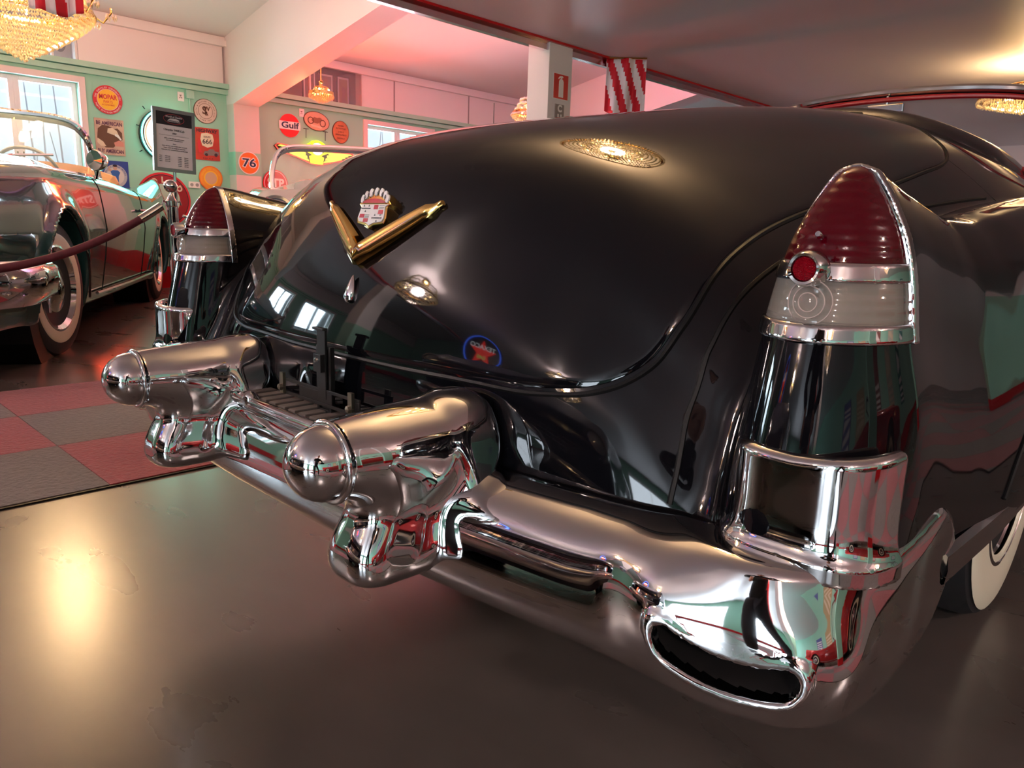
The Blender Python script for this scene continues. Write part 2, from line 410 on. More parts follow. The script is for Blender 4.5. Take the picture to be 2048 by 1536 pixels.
for sg in (1,-1):
    x0=.337*sg
    g_=part(iso_mesh('bumper_guard',guard_f,(x0-.12,.48,.40),(x0+.12,.77,.71),.0035,CHROME),'chrome bullet bumper guard')
    c_=iso_mesh('bullet_cap',cap_f,(x0-.06,.43,.54),(x0+.06,.53,.67),.003,CHROME,None)
    c_.parent=g_
    # steel-rimmed exhaust tip strip inside each outlet
    uu=[(.800+u*.955, .735+u*.297+.015*.955-.006, .480-.10*u-.012-.013*(1-(u/.066)**2)-.007) for u in (-.06,-.03,0,.03,.06)]
    part(MB().tube([(x*sg,y,z) for x,y,z in uu],.005,8).build('exhaust_tip',mat('worn_steel',(.35,.33,.3),.35,1),None,True))
# ---- black pan behind the bumper
def pan_f(x,y,z):
    a=np.abs(x); f=smax(smax(.705-y+.07*a*a, y-1.0,.01), smax(z-.560,.45-z,.01),.012); return smax(f,a-.78,.02)
part(iso_mesh('splash_pan',pan_f,(-.82,.68,.43),(.82,1.02,.59),.01,BLACK))
# ---- step pad and tube between guards
pad=MB()
zc=lambda x:.5755
for i in range(14):
    x=-.235+i*.036; pad.box((x,.662+.06*x*x,.571),(x+.024,.722+.06*x*x,.5775))
pad.box((-.25,.655,.560),(.285,.735,.573))
part(pad.build('step_pad',mat('ribbed_grey_rubber',(.17,.14,.12),.55),None,bevel=.002),'ribbed grey step pad')
part(MB().tube([(x,.652+.06*x*x,.566) for x in np.linspace(-.262,.262,24)],[.006]+[.0115]*22+[.006],12).build('bumper_tube',CHROME,None,True))
nub=MB(); nub.lathe([(.0,.016),(.008,.015),(.013,.010),(.0155,.003),(.016,-.01)],16,Matrix.Translation((-.18,.654,.572))@Matrix.Rotation(.5,4,'X'))
part(nub.build('plate_lamp',CHROME,None,True))
# ---- chrome boots under the tail lamps
def boot_f(x,y,z):
    a=np.abs(x); px=a-.840; fl=.010*np.exp(-np.maximum(z-.580,0)/.012)
    W=.092+fl-.05*np.maximum(.62-z,0)*0; D=.130+fl
    q=(np.abs(px/W)**3.4+np.abs(np.minimum((y-.872)/D,0))**3.0)**(1/3.1); d=(q-1)*.09
    zt=.688+.11*np.maximum(px,0)
    f=smax(smax(d,z-zt,.012), .558-z,.003); f=smax(f,y-.850+.30*np.maximum(px,0),.008)
    inner=(np.abs(px/(W-.016))**3.2+np.abs(np.minimum((y-.872)/(D-.018),0))**2.8)**(1/3)
    return smax(f, -np.maximum((inner-1)*.08, .635-z), .008)
for sg in (1,-1):
    x0=.852*sg
    part(iso_mesh('fender_boot',boot_f,(x0-.125,.70,.53),(x0+.125,.875,.735),.004,CHROME),'chrome boot at the foot of the tail lamp')
# ---- tail lamps
RLENS=mat('ruby_lens',(.16,.0,.006),.05,coat=1); 
def lens_mat(name,col,tr):
    m=mat(name,col,.05,trans=tr,ior=1.42); n=m.node_tree; p=n.nodes['Principled BSDF']
    t=n.nodes.new('ShaderNodeTexCoord'); w=n.nodes.new('ShaderNodeTexWave'); w.bands_direction='Z'; w.inputs['Scale'].default_value=28; w.inputs['Distortion'].default_value=.3
    b=n.nodes.new('ShaderNodeBump'); b.inputs['Strength'].default_value=.25; b.inputs['Distance'].default_value=.002
    n.links.new(t.outputs['Object'],w.inputs[0]); n.links.new(w.outputs[0],b.inputs['Height']); n.links.new(b.outputs[0],p.inputs['Normal']); return m
RL=lens_mat('red_fluted_lens',(.075,.0,.004),.12); CL=lens_mat('clear_fluted_lens',(.62,.57,.52),.80)
def lamp_sec(lo,hi,grow=0,yb=.893):
    def f(x,y,z):
        return smax(np.maximum(pod(x,y,z)-grow, y-yb), np.maximum(lo-z,z-hi), .004)
    return f
def bez_f(x,y,z):   # bright rim round the lens opening
    p=pod(x,y,z); yy=.893+.0*z
    f=np.maximum(np.abs(p-.000)-.0042, np.abs(y-.8975)-.0065); f=np.maximum(f,np.maximum(.80-z,z-.992))
    return f-.0012
for sg in (1,-1):
    x0=.815*sg; e=lambda n,f,m,lo,hi,h=.0035: iso_mesh(n,f,(x0-.115,.74,lo),(x0+.115,.92,hi),h,m)
    lampo=e('tail_lamp',lamp_sec(.806,.99,-.012,.905),mat('lamp_bucket',(.50,.44,.38),.35,.2),.80,1.0,.006); part(lampo,'red and clear tail lamp')
    r_=e('red_lens',lamp_sec(.882,1.1,.001),RL,.87,1.01); c_=e('clear_lens',lamp_sec(.818,.868,.001),CL,.81,.88)
    b1=e('lens_band',lamp_sec(.864,.886,.0035),CHROME,.855,.895,.003); b2=e('lens_band',lamp_sec(.800,.821,.0045),CHROME,.79,.83,.003)
    bz=iso_mesh('lens_rim',bez_f,(x0-.115,.88,.79),(x0+.115,.92,1.01),.0022,CHROME)
    for q in (r_,c_,b1,b2,bz): q.parent=lampo
    # bulb rings seen through the clear glass
    RM=Matrix.Translation((x0+.0*sg,.800,.878))@Matrix.Rotation(PI/2,4,'X')
    rf=MB().lathe([(0,.022),(.012,.0215),(.0135,.019),(.0135,.0)],24,RM).build('reflector',mat('red_reflector',(.30,.0,.008),.15,bump=(900,.8)),None,True)
    rg=MB().lathe([(.0138,.0),(.0138,.0225),(.0165,.0235),(.019,.019),(.0195,.0)],24,RM,cap=False).build('reflector_ring',CHROME,None,True)
    sc_=MB().lathe([(0,.009),(.003,.009),(.004,.006),(.004,0)],12,Matrix.Translation((x0,.813,.912))@Matrix.Rotation(PI/2-.3,4,'X')).build('screw',CHROME,None,True)
    for q in (rf,rg,sc_): q.parent=lampo
    for k,rr in enumerate((.010,.017,.024)):
        q=MB().tube([(x0+.004+rr*math.cos(t),.787+.9*(rr*math.cos(t))**2*6+.002*k,.843+rr*math.sin(t)) for t in np.linspace(0,2*PI,25)[:-1]],.0007,5,True).build('lens_ring',mat('pinkish_glass',(.5,.4,.36),.1),None,True); q.parent=lampo
# ---- license bracket
br=MB()
def slot_bar(mb,a,b,y,hz):  # flat strap with two long holes, built as rails and ends
    x0,x1=a; 
    mb.box((x0,y,b-hz),(x1,y+.003,b-hz+.006)); mb.box((x0,y,b+hz-.006),(x1,y+.003,b+hz))
    for c0,c1 in ((x0,x0+.014),(x0+.075,x0+.185),(x1-.014,x1)): mb.box((c0,y,b-hz+.006),(c1,y+.003,b+hz-.006))
slot_bar(br,(-.155,.115),.602,.700,.016)
bk=part(br.build('plate_bracket',DARK,None,bevel=.0008),'black slotted licence plate bracket')
v=MB(); v.box((-.023,.703,.575),(-.016,.712,.695)); v.box((.016,.703,.575),(.023,.712,.695)); v.box((-.017,.708,.575),(.017,.711,.69)); v.box((-.013,.699,.60),(.013,.704,.728)); v.box((-.012,.690,.650),(.012,.699,.682)); v.box((-.020,.694,.724),(.014,.704,.7285)); v.box((-.02,.703,.56),(.02,.72,.58))
vb=v.build('upright',DARK,bk,bevel=.0008)
for x in (-.135,.095):
    c=MB(); c.box((x-.006,.694,.588),(x+.006,.700,.628)); c.lathe([(0,.012),(.006,.010),(.007,.004),(.007,0)],6,Matrix.Translation((x,.698,.600))@Matrix.Rotation(PI/2,4,'X')); c.build('bolt',mat('zinc',(.20,.18,.13),.4,.9),bk)
c=MB(); c.lathe([(0,.005),(.004,.004),(.005,0)],12,Matrix.Translation((0,.690,.672))@Matrix.Rotation(PI/2,4,'X')); c.build('bolt',CHROME,bk,True)
# ---- trunk handle and lock
def hull_at(x,z):
    t=np.array([[x,.7+.0*z,z]]); ys=np.linspace(.6,1.2,600); f=body(np.full(600,x),ys,np.full(600,z)); k=np.argmax(f<0); return ys[k]
hd=MB(); yh=hull_at(0,.788)
hd.lathe([(0,.030),(.003,.026),(.007,.016),(.0105,.004),(.0125,-.008),(.0115,-.016),(.006,-.021),(0,-.0215)],20,Matrix.Translation((0,yh-.006,.790))@Matrix.Rotation(-.22,4,'X')@Matrix.Diagonal((1,.75,1,1)),cap=False)
part(hd.build('trunk_lock',CHROME,None,True),'chrome teardrop lock cover')
# ---- gold V
vm=empty('gold_v_ornament',(0,0,0),None,None) if False else None
def wing(sg):
    """a swept blade: flat top face, bevelled underside"""
    st=np.linspace(0,1,16); V=[];n=8
    for t in st:
        x=.170*t; z=.851+.097*t; ys=hull_at(x,z)-.006-.0
        w=.036*(1-.60*t**2.2)+.004; th=.024*(1-.55*t)
        if t>.93: w*=.55; th*=.6
        # blade axis direction in xz; section spans perpendicular (uz) and outwards (-y)
        nx,nz=-.55,.835
        sec=[(-.5,.0),(-.42,.7),(-.1,1.0),(.30,1.0),(.5,.75),(.5,.0),(.3,-.2),(-.3,-.2)]
        for u,d in sec: V.append((sg*(x+nx*u*w*.9),ys-d*th,z+nz*u*w+.0))
    m=len(st); f=[(j*n+k,j*n+(k+1)%n,(j+1)*n+(k+1)%n,(j+1)*n+k) for j in range(m-1) for k in range(n)]+[tuple(range(n)),tuple((m-1)*n+k for k in range(n))]
    return V,f
em=MB().box((-.006,hull_at(0,.855)-.018,.842),(.006,hull_at(0,.855)+.01,.858)).build('trunk_ornament',GOLD,None); part(em,'gold V below an enamelled crest')
for sg in (1,-1):
    q=MB(); q.add(*wing(sg)); q.build('v_wing',GOLD,em,True)
# ---- crest: crown of seven pearls, red arc and quartered shield on a thick gold casting
ya=hull_at(0,.905)-.004; yb=hull_at(0,.965)-.004
tl=math.atan2(yb-ya,.06)
CM=Matrix.Translation((0,(ya+yb)/2,.930))@Matrix.Rotation(-tl*.75,4,'X')
def c3(u,v,t): p=CM@Vector((u,-t,v)); return (p.x,p.y,p.z)
sh=[(-.049,.012),(-.040,.006),(-.044,-.020),(-.040,-.030),(-.012,-.034),(0,-.042),(.012,-.034),(.040,-.030),(.044,-.020),(.040,.006),(.049,.012),(.040,.020),(.036,.030),(.026,.037),(0,.041),(-.026,.037),(-.036,.030),(-.040,.020)]
sh=[(u*.98,v*.86) for u,v in sh]
MB().prism(sh,-.004,.017,c3).build('crest_casting',GOLD,em,bevel=.002)
EN=mat('white_enamel',(.8,.74,.70),.2,coat=.6); ER=mat('red_enamel',(.45,.004,.02),.2,coat=.6); EB=mat('black_enamel',(.01,.01,.02),.25,coat=.6)
sf=[(-.046,.011),(-.037,.006),(-.041,-.018),(-.036,-.026),(-.012,-.029),(0,-.035),(.012,-.029),(.036,-.026),(.041,-.018),(.037,.006),(.046,.011)]
sf=[(u*.96,v*.86) for u,v in sf]
MB().prism(sf,.0165,.0185,c3).build('shield_face',EN,em)
def rect(a,b): return [(a[0],a[1]),(b[0],a[1]),(b[0],b[1]),(a[0],b[1])]
q=MB()
for a,b in [((.004,.0),(.016,.008)),((.020,-.009),(.034,-.001)),((-.034,-.016),(-.020,-.009)),((-.020,-.024),(-.006,-.017))]: q.prism(rect(a,b),.0184,.0192,c3)
q.prism([(-.034,.0115)]+[(.034*math.cos(t),.0115+.0085*math.sin(t)) for t in np.linspace(PI,0,12)]+[(.034,.0115)],.0175,.0195,c3)
q.build('red_quarters',ER,em)
q=MB()
for a,b in [((-.034,.0005),(-.006,.0025)),((.004,-.0175),(.034,-.0145))]: q.prism(rect(a,b),.0184,.0192,c3)
for v in (.0065,.0035,.0005): q.prism(rect((.019,v),(.034,v+.0008)),.0184,.0190,c3)
for v in (-.011,-.0135,-.016): q.prism(rect((-.018,v),(-.005,v+.0008)),.0184,.0190,c3)
for u,v in ((-.027,.006),(-.012,.006),(-.020,-.004),(.012,-.011),(.028,-.011),(.020,-.022)): q.prism([(u-.0022,v-.001),(u+.0022,v-.001),(u+.001,v+.001),(u,v+.0026),(u-.001,v+.001)],.0184,.0191,c3)
q.build('black_charges',EB,em)
for k in range(7):
    a=PI*(.12+.76*k/6); u=-.040*math.cos(a); v=.012+.021*math.sin(a)
    pl=MB(); dx=math.cos(a); 
    pl.prism([(u+.0062*math.cos(t)*.8-.0*dx,v+.0078*math.sin(t)) for t in np.linspace(0,2*PI,14)[:-1]],.0165,.0195,c3)
    p_=pl.build('crown_pearl',EN,em)
    if k<6:
        a2=PI*(.12+.76*(k+.5)/6); u2=-.037*math.cos(a2); v2=.0115+.0195*math.sin(a2)
        MB().prism([(u2-.0028,v2),(u2,v2-.0048),(u2+.0028,v2),(u2,v2+.0048)],.019,.0202,c3).build('crown_diamond',EB,em)
# ---- trim round the folded roof well, boot cover, windscreen
tr=[(0,2.42,1.30),(.22,2.44,1.275),(.40,2.52,1.24),(.49,2.60,1.215),(.55,2.70,1.19),(.585,2.88,1.17),(.60,3.1,1.14),(.60,3.4,1.10)]
t2=cr(tr,6); t2=np.vstack([t2[::-1]*[-1,1,1],t2[1:]]); t2=project(lambda x,y,z: smin(hull(x,y,z),pod(x,y,z),.045),t2,.003,3)
part(MB().tube(t2,.011,8).build('roof_well_moulding',RUBBER,None,True))
part(MB().tube(t2+[0,.010,.009],.0035,6).build('bright_bead',CHROME,None,True))
def cover_f(x,y,z):
    ins=smax(np.abs(x)-.585, np.abs(y-2.98)-.55, .28); return smax(smax(PROF(y-A_*x*x-.02,z+B_*np.abs(x)**PW*.95-.03),ins,.05), 1.0-z,.01)
part(iso_mesh('roof_cover',cover_f,(-.62,2.40,.99),(.62,3.58,1.36),.014,mat('black_vinyl',(.010,.008,.009),.16,coat=.5)))
hb=[(-.64,3.66,1.20),(-.62,3.60,1.32),(-.585,3.52,1.42),(-.50,3.44,1.462),(-.3,3.37,1.483),(0,3.34,1.49),(.3,3.37,1.483),(.50,3.44,1.462),(.585,3.52,1.42),(.62,3.60,1.32),(.64,3.66,1.20),(.65,3.74,1.08)]
hb=cr(hb,6)
part(MB().tube(hb+[0,0,.004],.018,10).build('windscreen_frame',CHROME,None,True))
part(MB().tube(hb[4:-10]-[0,.024,.026],.010,8).build('header_lining',mat('red_leather',(.22,.004,.008),.35),None,True))
q=MB()
gl=[(p[0]*.985,p[1],p[2]-.01) for p in hb[::3]]; k=len(gl); q.add(gl+[(0,3.78,1.12)],[(i,i+1,k) for i in range(k-1)])
GLASS=mat('thin_glass',(1,1,1),.0,alpha=.12,coat=0)
part(q.build('windscreen',GLASS,None))
q=MB(); q.box((-.07,3.30,1.41),(.07,3.315,1.445)); q.lathe([(.006,0),(.006,.04)],8,Matrix.Translation((0,3.32,1.44))); part(q.build('rear_view_mirror',CHROME,None,bevel=.004))
q=MB(); q.box((-.60,2.95,.72),(.60,3.15,1.16)); q.box((-.60,3.15,.72),(.60,3.6,.92)); part(q.build('rear_seat',mat('red_leather'),None,bevel=.03))
# ---- rocker moulding, skirt seam, wheels
for sg in (1,-1):
    q=MB(); ys=np.linspace(1.0,5.2,40)
    poly=[(0,.485),(.008,.492),(.010,.51),(.008,.528),(0,.535)]
    V=[(sg*(.934+u),y,v-.02*min(1,max(0,(y-1)/.3))) for y in ys for u,v in poly]; n=5
    q.add(V,[(j*n+k,j*n+k+1,(j+1)*n+k+1,(j+1)*n+k) for j in range(len(ys)-1) for k in range(n-1)])
    part(q.build('rocker_moulding',CHROME,None,True))
    arc=cr([(.95,1.30,.53),(.95,1.36,.60),(.95,1.48,.70),(.95,1.66,.78),(.95,1.9,.82),(.95,2.2,.82),(.95,2.5,.78),(.95,2.75,.70),(.95,2.88,.60),(.95,2.94,.52)],5)*[sg,1,1]
    part(MB().tube(project(body,arc,0,3),.004,6).build('skirt_seam',RUBBER,None,True))
def wheel(cx,cy,cz,R,wd,axis,parent,sg=1,turn=0,wall=(.66,.90),cap_m=CHROME,wm=IVORY):
    """tyre, whitewall, wheel cover; axis lies along local z then turned"""
    M=Matrix.Translation((cx,cy,cz))@Matrix.Rotation(turn,4,'Z')@Matrix.Rotation(sg*PI/2,4,'Y')
    t=MB(); h=wd/2
    t.lathe([(R*.60,-h*.8),(R*.72,-h),(R*.88,-h),(R*.96,-h*.86),(R*.995,-h*.6),(R,-h*.2),(R,h*.2),(R*.995,h*.6),(R*.96,h*.86),(R*.88,h),(R*.72,h),(R*.60,h*.8)],56,M)
    for k in range(-3,4): pass
    tr=t.build('wheel',TYRE,None,True)
    w=MB(); w.lathe([(R*wall[0],h*.96),(R*wall[0]+.004,h*1.015),(R*.76,h*1.03),(R*wall[1]-.01,h*1.01),(R*wall[1],h*.96)],56,M,cap=False); w.build('whitewall',wm,tr,True)
    c=MB(); c.lathe([(R*.64,h*.85),(R*.65,h*1.0),(R*.60,h*1.04),(R*.55,h*.80),(R*.42,h*.72),(R*.30,h*.86),(R*.20,h*1.02),(R*.12,h*1.12),(0,h*1.16)],48,M,cap=False); c.build('wheel_cover',cap_m,tr,True)
    g=MB()
    for k in range(60):
        a=2*PI*k/60
        for s2 in (-.55,0,.55):
            g.box((-.0015,-.012,-.003),(.0015,.012,.0022),M@Matrix.Rotation(a,4,'Z')@Matrix.Translation((R,0,s2*h))@Matrix.Rotation(PI/2,4,'Y')@Matrix.Rotation(.5,4,'Z'))
    return tr
for sg in (1,-1):
    for cy in (2.10,5.2):
        part(wheel(sg*.735,cy,.36,.36,.19,None,None,sg,wall=(.55,.93)),'whitewall tyre with chrome cover')
# ================================================================== SETTING
def slab(name,a,b,m,kind='structure',**k): return props(MB().box(a,b).build(name,m),kind=kind,**k)
slab('floor',(-9.2,-8.7,-.1),(7.2,16.2,0),FLOOR)
SOFFIT=mat('soffit_paint',(.86,.80,.82),.42)
props(MB().box((-3.82,-8.5,2.62),(7,16,2.86)).build('ceiling',SOFFIT),kind='structure')
# fascia strip along the edge of the low ceiling: red lip over a bright reflective band
props(MB().box((-3.83,-8.5,2.60),(-3.75,16,2.64)).build('trim_1',REDP),kind='structure')
props(MB().box((-3.86,-8.5,2.535),(-3.80,16,2.60)).build('trim_2',mat('fascia_mirror',(.75,.72,.75),.12,1,noise=(3,(.9,.5,.55)))),kind='structure')
# sloping roof over the display hall
roof=lambda x:3.25+.2*(x+9)
q=MB(); q.add([(-9.2,-8.5,roof(-9.2)),(-1,-8.5,roof(-1)),(-1,16,roof(-1)),(-9.2,16,roof(-9.2)),(-9.2,-8.5,roof(-9.2)+.1),(-1,-8.5,roof(-1)+.1),(-1,16,roof(-1)+.1),(-9.2,16,roof(-9.2)+.1)],[(0,1,2,3),(7,6,5,4),(0,4,5,1),(1,5,6,2),(2,6,7,3),(3,7,4,0)])
props(q.build('ceiling_slope',PINKWALL),kind='structure')
slab('wall_upper',(-1,-8.5,2.86),(-.9,16,5.0),PINKWALL)
slab('wall_back',(-9.2,-8.7,0),(7.2,-8.5,5.0),MINT); slab('wall_far',(-9.2,16,0),(7.2,16.2,5.0),PINKWALL); slab('wall_right',(7,-8.5,0),(7.2,16,2.7),MINT)
# left wall with openings
q=MB(); zs,zt=1.12,2.42; ys=[-8.7]
for a,b in WINS: ys+=[a,b]
ys.append(16.2)
for i in range(0,len(ys),2): q.box((-9.2,ys[i],0),(-9,ys[i+1],2.62))
for a,b in WINS: q.box((-9.2,a,0),(-9,b,zs)); q.box((-9.2,a,zt),(-9,b,2.62))
wl=props(q.build('wall_left',MINT),kind='structure')
# pale band above the rail, gallery glazing left open in two stretches
q=MB(); gaps=[(.2,3.06),(5.2,7.02)]
e=[-8.7]+[t for g in gaps for t in g]+[16.2]
for i in range(0,len(e),2): q.box((-9.2,e[i],2.62),(-9,e[i+1],3.26))
props(q.build('wall_left_upper',PINKWALL),kind='structure')
q=MB()
for a,b in gaps: q.box((-9.9,a-.1,2.62),(-9.85,b+.1,3.3)); q.box((-9.9,a-.1,2.58),(-9.19,b+.1,2.62)); q.box((-9.9,a-.1,3.2),(-9.19,b+.1,3.3)); q.box((-9.9,a-.1,2.62),(-9.19,a-.02,3.2)); q.box((-9.9,b+.02,2.62),(-9.19,b+.1,3.2))
props(q.build('wall_gallery',mat('gallery_grey',(.30,.25,.26),.6)),kind='structure')
props(MB().box((-9.0,-8.5,3.13),(-8.93,16,3.20)).box((-9.0,-8.5,3.20),(-8.97,16,3.25)).build('trim_3',WHITE),kind='structure')
rl=MB(); rl.box((-9,-8.5,2.60),(-8.90,16,2.66)); rl.box((-9,-8.5,2.53),(-8.94,16,2.59))
props(rl.build('trim_4',mat('mint_rail',(.36,.62,.48),.4)),kind='structure')
props(MB().box((-9,-8.5,0),(-8.96,16,.28)).build('baseboard_left',REDP),kind='structure')
props(MB().box((-9,-8.49,0),(7,-8.46,.28)).build('baseboard_back',REDP),kind='structure')
props(MB().box((6.96,-8.5,0),(7,16,.28)).build('baseboard_right',REDP),kind='structure')
# joints in the pale band
q=MB()
for y in (4.80,7.6,9.2): q.box((-8.998,y,2.66),(-8.99,y+.02,3.13))
props(q.build('trim_5',mat('joint_grey',(.35,.3,.3),.6)),kind='structure')
FR=mat('window_white',(.80,.80,.80),.35)
PANE=mat('window_glass',(1,1,1),0,alpha=.08)
for k,(a,b) in enumerate(WINS):
    w=MB(); t=.055
    w.box((-9.02,a-.07,zs-.07),(-8.965,a,zt+.07)); w.box((-9.02,b,zs-.07),(-8.965,b+.07,zt+.07)); w.box((-9.02,a,zt),(-8.965,b,zt+.07)); w.box((-9.02,a,zs-.07),(-8.93,b,zs))
    wo=props(w.build('window_%d'%(k+1),mat('casing_pink',(.78,.66,.64),.45),bevel=.004),kind='structure')
    c=(a+b)/2
    for y0,y1 in ((a,c),(c,b)):
        s=MB()
        for o in ((-9.13,y0,zs),(-9.13,y1-t,zs)): s.box(o,(o[0]+.06,o[1]+t,zt))
        s.box((-9.13,y0+t,zs),(-9.07,y1-t,zs+t)); s.box((-9.13,y0+t,zt-t),(-9.07,y1-t,zt))
        s.box((-9.15,y0,zs),(-9.10,y1,zs+.02))
        so=s.build('sash',FR,wo,bevel=.004)
        MB().box((-9.105,y0+t,zs+t),(-9.10,y1-t,zt-t)).build('pane',PANE,so)
        hd=y1-.03 if y1==c else y0+.03
        MB().tube([(-9.06,hd,zs+.35),(-9.03,hd,zs+.35),(-9.03,hd,zs+.47)],.009,6).build('latch',mat('zinc'),so)
# outdoors: snow, a white shed, pale winter hedge
slab('snow_ground',(-60,-40,-.6),(-9.3,50,-.5),mat('snow',(.85,.88,.92),.8))
props(MB().box((-26,-14,-.5),(-22,22,2.2)).build('far_shed',mat('shed_white',(.9,.92,.95),.7)),'long low white building standing in the snow outside the window','building')
hg=MB()
for k in range(220):
    y=random.uniform(-20,30); x=-30+random.uniform(-2,2); h=random.uniform(3,6.5)
    hg.tube([(x,y,-.5),(x+random.uniform(-.4,.4),y+random.uniform(-.8,.8),h)],[.05,.015],4)
props(hg.build('bare_trees',mat('winter_twigs',(.20,.25,.30),.8)),'row of bare blue-grey winter trees outside behind the shed','trees',kind='stuff')
# portal frames: post and haunched rafter
for k,y in enumerate((-.9,4.83,10.9)):
    x0,x1=-8.8,-1.0; lo=lambda x:2.41+.2*(x+8.8)
    P=[(x0,lo(x0)),(x1,lo(x1)),(x1,roof(x1)),(-9.0,roof(-9)),(-9.0,lo(x0))]
    q=MB(); q.prism(P,y,y+.36,lambda u,v,t:(u,t,v)); rf=props(q.build('rafter',PINKWALL),kind='structure')
    q=MB(); q.box((-9,y,0),(-8.8,y+.36,2.41)); po=props(q.build('wall_post',mat('post_pale',(.70,.62,.58),.55)),kind='structure')
    MB().box((-8.999,y-.002,1.50),(-8.797,y+.362,1.80)).build('mint_band',MINT,po)
    MB().box((-9,y-.005,0),(-8.79,y+.365,.28)).build('red_plinth',REDP,po)
# pillars under the edge of the low ceiling
def pillar(x,y,lower=None,label=None):
    q=MB(); q.box((x-.27,y,0),(x,y+.33,2.62)); p=q.build('pillar',WHITE,bevel=.004); props(p,kind='structure')
    MB().box((x-.273,y-.003,.28),(x+.003,y+.333,1.45)).build('mint_band',MINT,p)
    MB().box((x-.28,y-.01,0),(x+.01,y+.34,.28)).build('red_plinth',REDP,p)
    return p
pillar(-3.78,5.47); pillar(-3.78,-2.2); pillar(-3.78,12.6)
pillar(3.4,1.1); pillar(3.4,-3.0); pillar(3.4,6.5)
# ================================================================== SIGNS
XW=-8.995
def on_wall(y,z,rot=0,x=XW): # local x -> +y world, local y -> z world, local z -> +x world
    M=Matrix(((0,0,1,x),(1,0,0,y),(0,1,0,z),(0,0,0,1))); return M@Matrix.Rotation(rot,4,'Z')
def ell(rx,ry,n=40,c=(0,0)): return [(c[0]+rx*math.cos(2*PI*i/n),c[1]+ry*math.sin(2*PI*i/n)) for i in range(n)]
class Sign:
    def __init__(s,name,label,M,group=None,cat='sign'):
        s.M=M; s.o=None; s.name=name; s.label=label; s.cat=cat; s.g=group
    def fn(s,u,v,t): p=s.M@Vector((u,v,t)); return (p.x,p.y,p.z)
    def plate(s,poly,m,t0=0,t1=.012,name='panel',smooth=False):
        q=MB(); polys=poly if isinstance(poly[0][0],(tuple,list)) else [poly]
        for P in polys: q.prism(P,t0,t1,s.fn)
        if s.o is None:
            s.o=props(q.build(s.name,m),s.label,s.cat,s.g); return s.o
        return q.build(name,m,s.o)
    def txt(s,body,size,m,x=0,y=0,z=.014,rot=0,w=0,fit=None,name='lettering'):
        return text(body,size,m,s.o,s.M@Matrix.Translation((x,y,z))@Matrix.Rotation(rot,4,'Z'),name,.0012,w,fit)
    def arc(s,body,size,m,R,a0,a1,z=.014,flip=False,c=(0,0),w=0):
        n=len(body)
        for i,ch in enumerate(body):
            if ch==' ': continue
            a=a0+(a1-a0)*(i/(n-1) if n>1 else 0); s.txt(ch,size,m,c[0]+R*math.cos(a),c[1]+R*math.sin(a),z,a-PI/2+(PI if flip else 0),w)
    def line(s,pts,r,m,z=.014,name='tube',closed=False): return MB().tube([s.fn(u,v,z) for u,v in pts],r,6,closed).build(name,m,s.o,True)
sRed=mat('sign_red',(.62,.02,.03),.4); sYel=mat('sign_yellow',(.90,.50,.02),.4); sWht=mat('sign_white',(.80,.78,.75),.4); sBlk=mat('sign_black',(.02,.015,.02),.4); sCrm=mat('sign_cream',(.70,.58,.42),.5); sOrg=mat('sign_orange',(.80,.18,.02),.4); sBlu=mat('sign_blue',(.02,.06,.28),.4); sTan=mat('sign_tan',(.55,.36,.20),.6); sBrn=mat('sign_brown',(.13,.06,.035),.6); sGold=mat('sign_gold',(.75,.42,.06),.5)
def neon(name,c,s_): return mat(name,(.1,.1,.1),.4,emit=c,es=s_)
# round yellow parts sign
g=Sign('round_sign','round red-rimmed yellow parts sign on the mint wall beside the window',on_wall(3.34,2.27)); g.plate(ell(.165,.165),sRed); g.plate(ell(.122,.122),sWht,.012,.014); g.plate(ell(.118,.118),sYel,.014,.016)
g.txt('MOPAR',.075,sRed,0,.03,.017,w=.002,fit=.20); g.txt('PARTS',.045,sRed,0,-.025,.017,fit=.10); g.txt('ACCESSORIES',.025,sRed,0,-.06,.017,fit=.14)
g.arc('THE CHRYSLER CORPORATION',.026,sWht,.138,PI*.95,PI*.05); g.arc('PARTS DIVISION PRODUCTS',.026,sWht,.146,PI*1.12,PI*1.88,flip=True)
# eagle poster
g=Sign('eagle_poster','tan tin poster of a bald eagle on the mint wall, under the round yellow sign',on_wall(3.335,1.84)); g.plate(rect((-.165,-.21),(.165,.21)),mat('aged_tin',(.62,.45,.33),.5,noise=(9,(.45,.30,.24))),0,.008)
pl_=mat('plum',(.10,.03,.08),.5); g.txt('BE AMERICAN',.06,pl_,0,.155,.009,w=.0015,fit=.29); g.txt('BUY AMERICAN',.06,pl_,0,-.165,.009,w=.0015,fit=.29)
g.plate([(-.13,.09),(-.08,.135),(-.01,.13),(.05,.10),(.09,.11),(.14,.06),(.14,-.02),(.10,-.05),(.03,-.12),(-.06,-.125),(-.10,-.07),(-.145,-.02)],sBrn,.008,.010)
g.plate([(-.02,.10),(.03,.11),(.08,.08),(.10,.03),(.12,-.01),(.10,-.005),(.07,.02),(.02,.035),(-.03,.05)],sCrm,.010,.012,'eagle_head'); g.plate([(.06,.045),(.10,.03),(.13,-.02),(.115,-.03),(.09,.0),(.055,.02)],sWht,.012,.0135,'beak')
g.plate([(.04,-.06),(.10,-.03),(.15,-.05),(.15,-.10),(.05,-.10)],mat('faded_rose',(.6,.25,.2),.5),.010,.011); g.plate([(-.14,-.02),(-.08,-.06),(-.05,-.11),(-.11,-.11),(-.15,-.07)],sCrm,.010,.011)
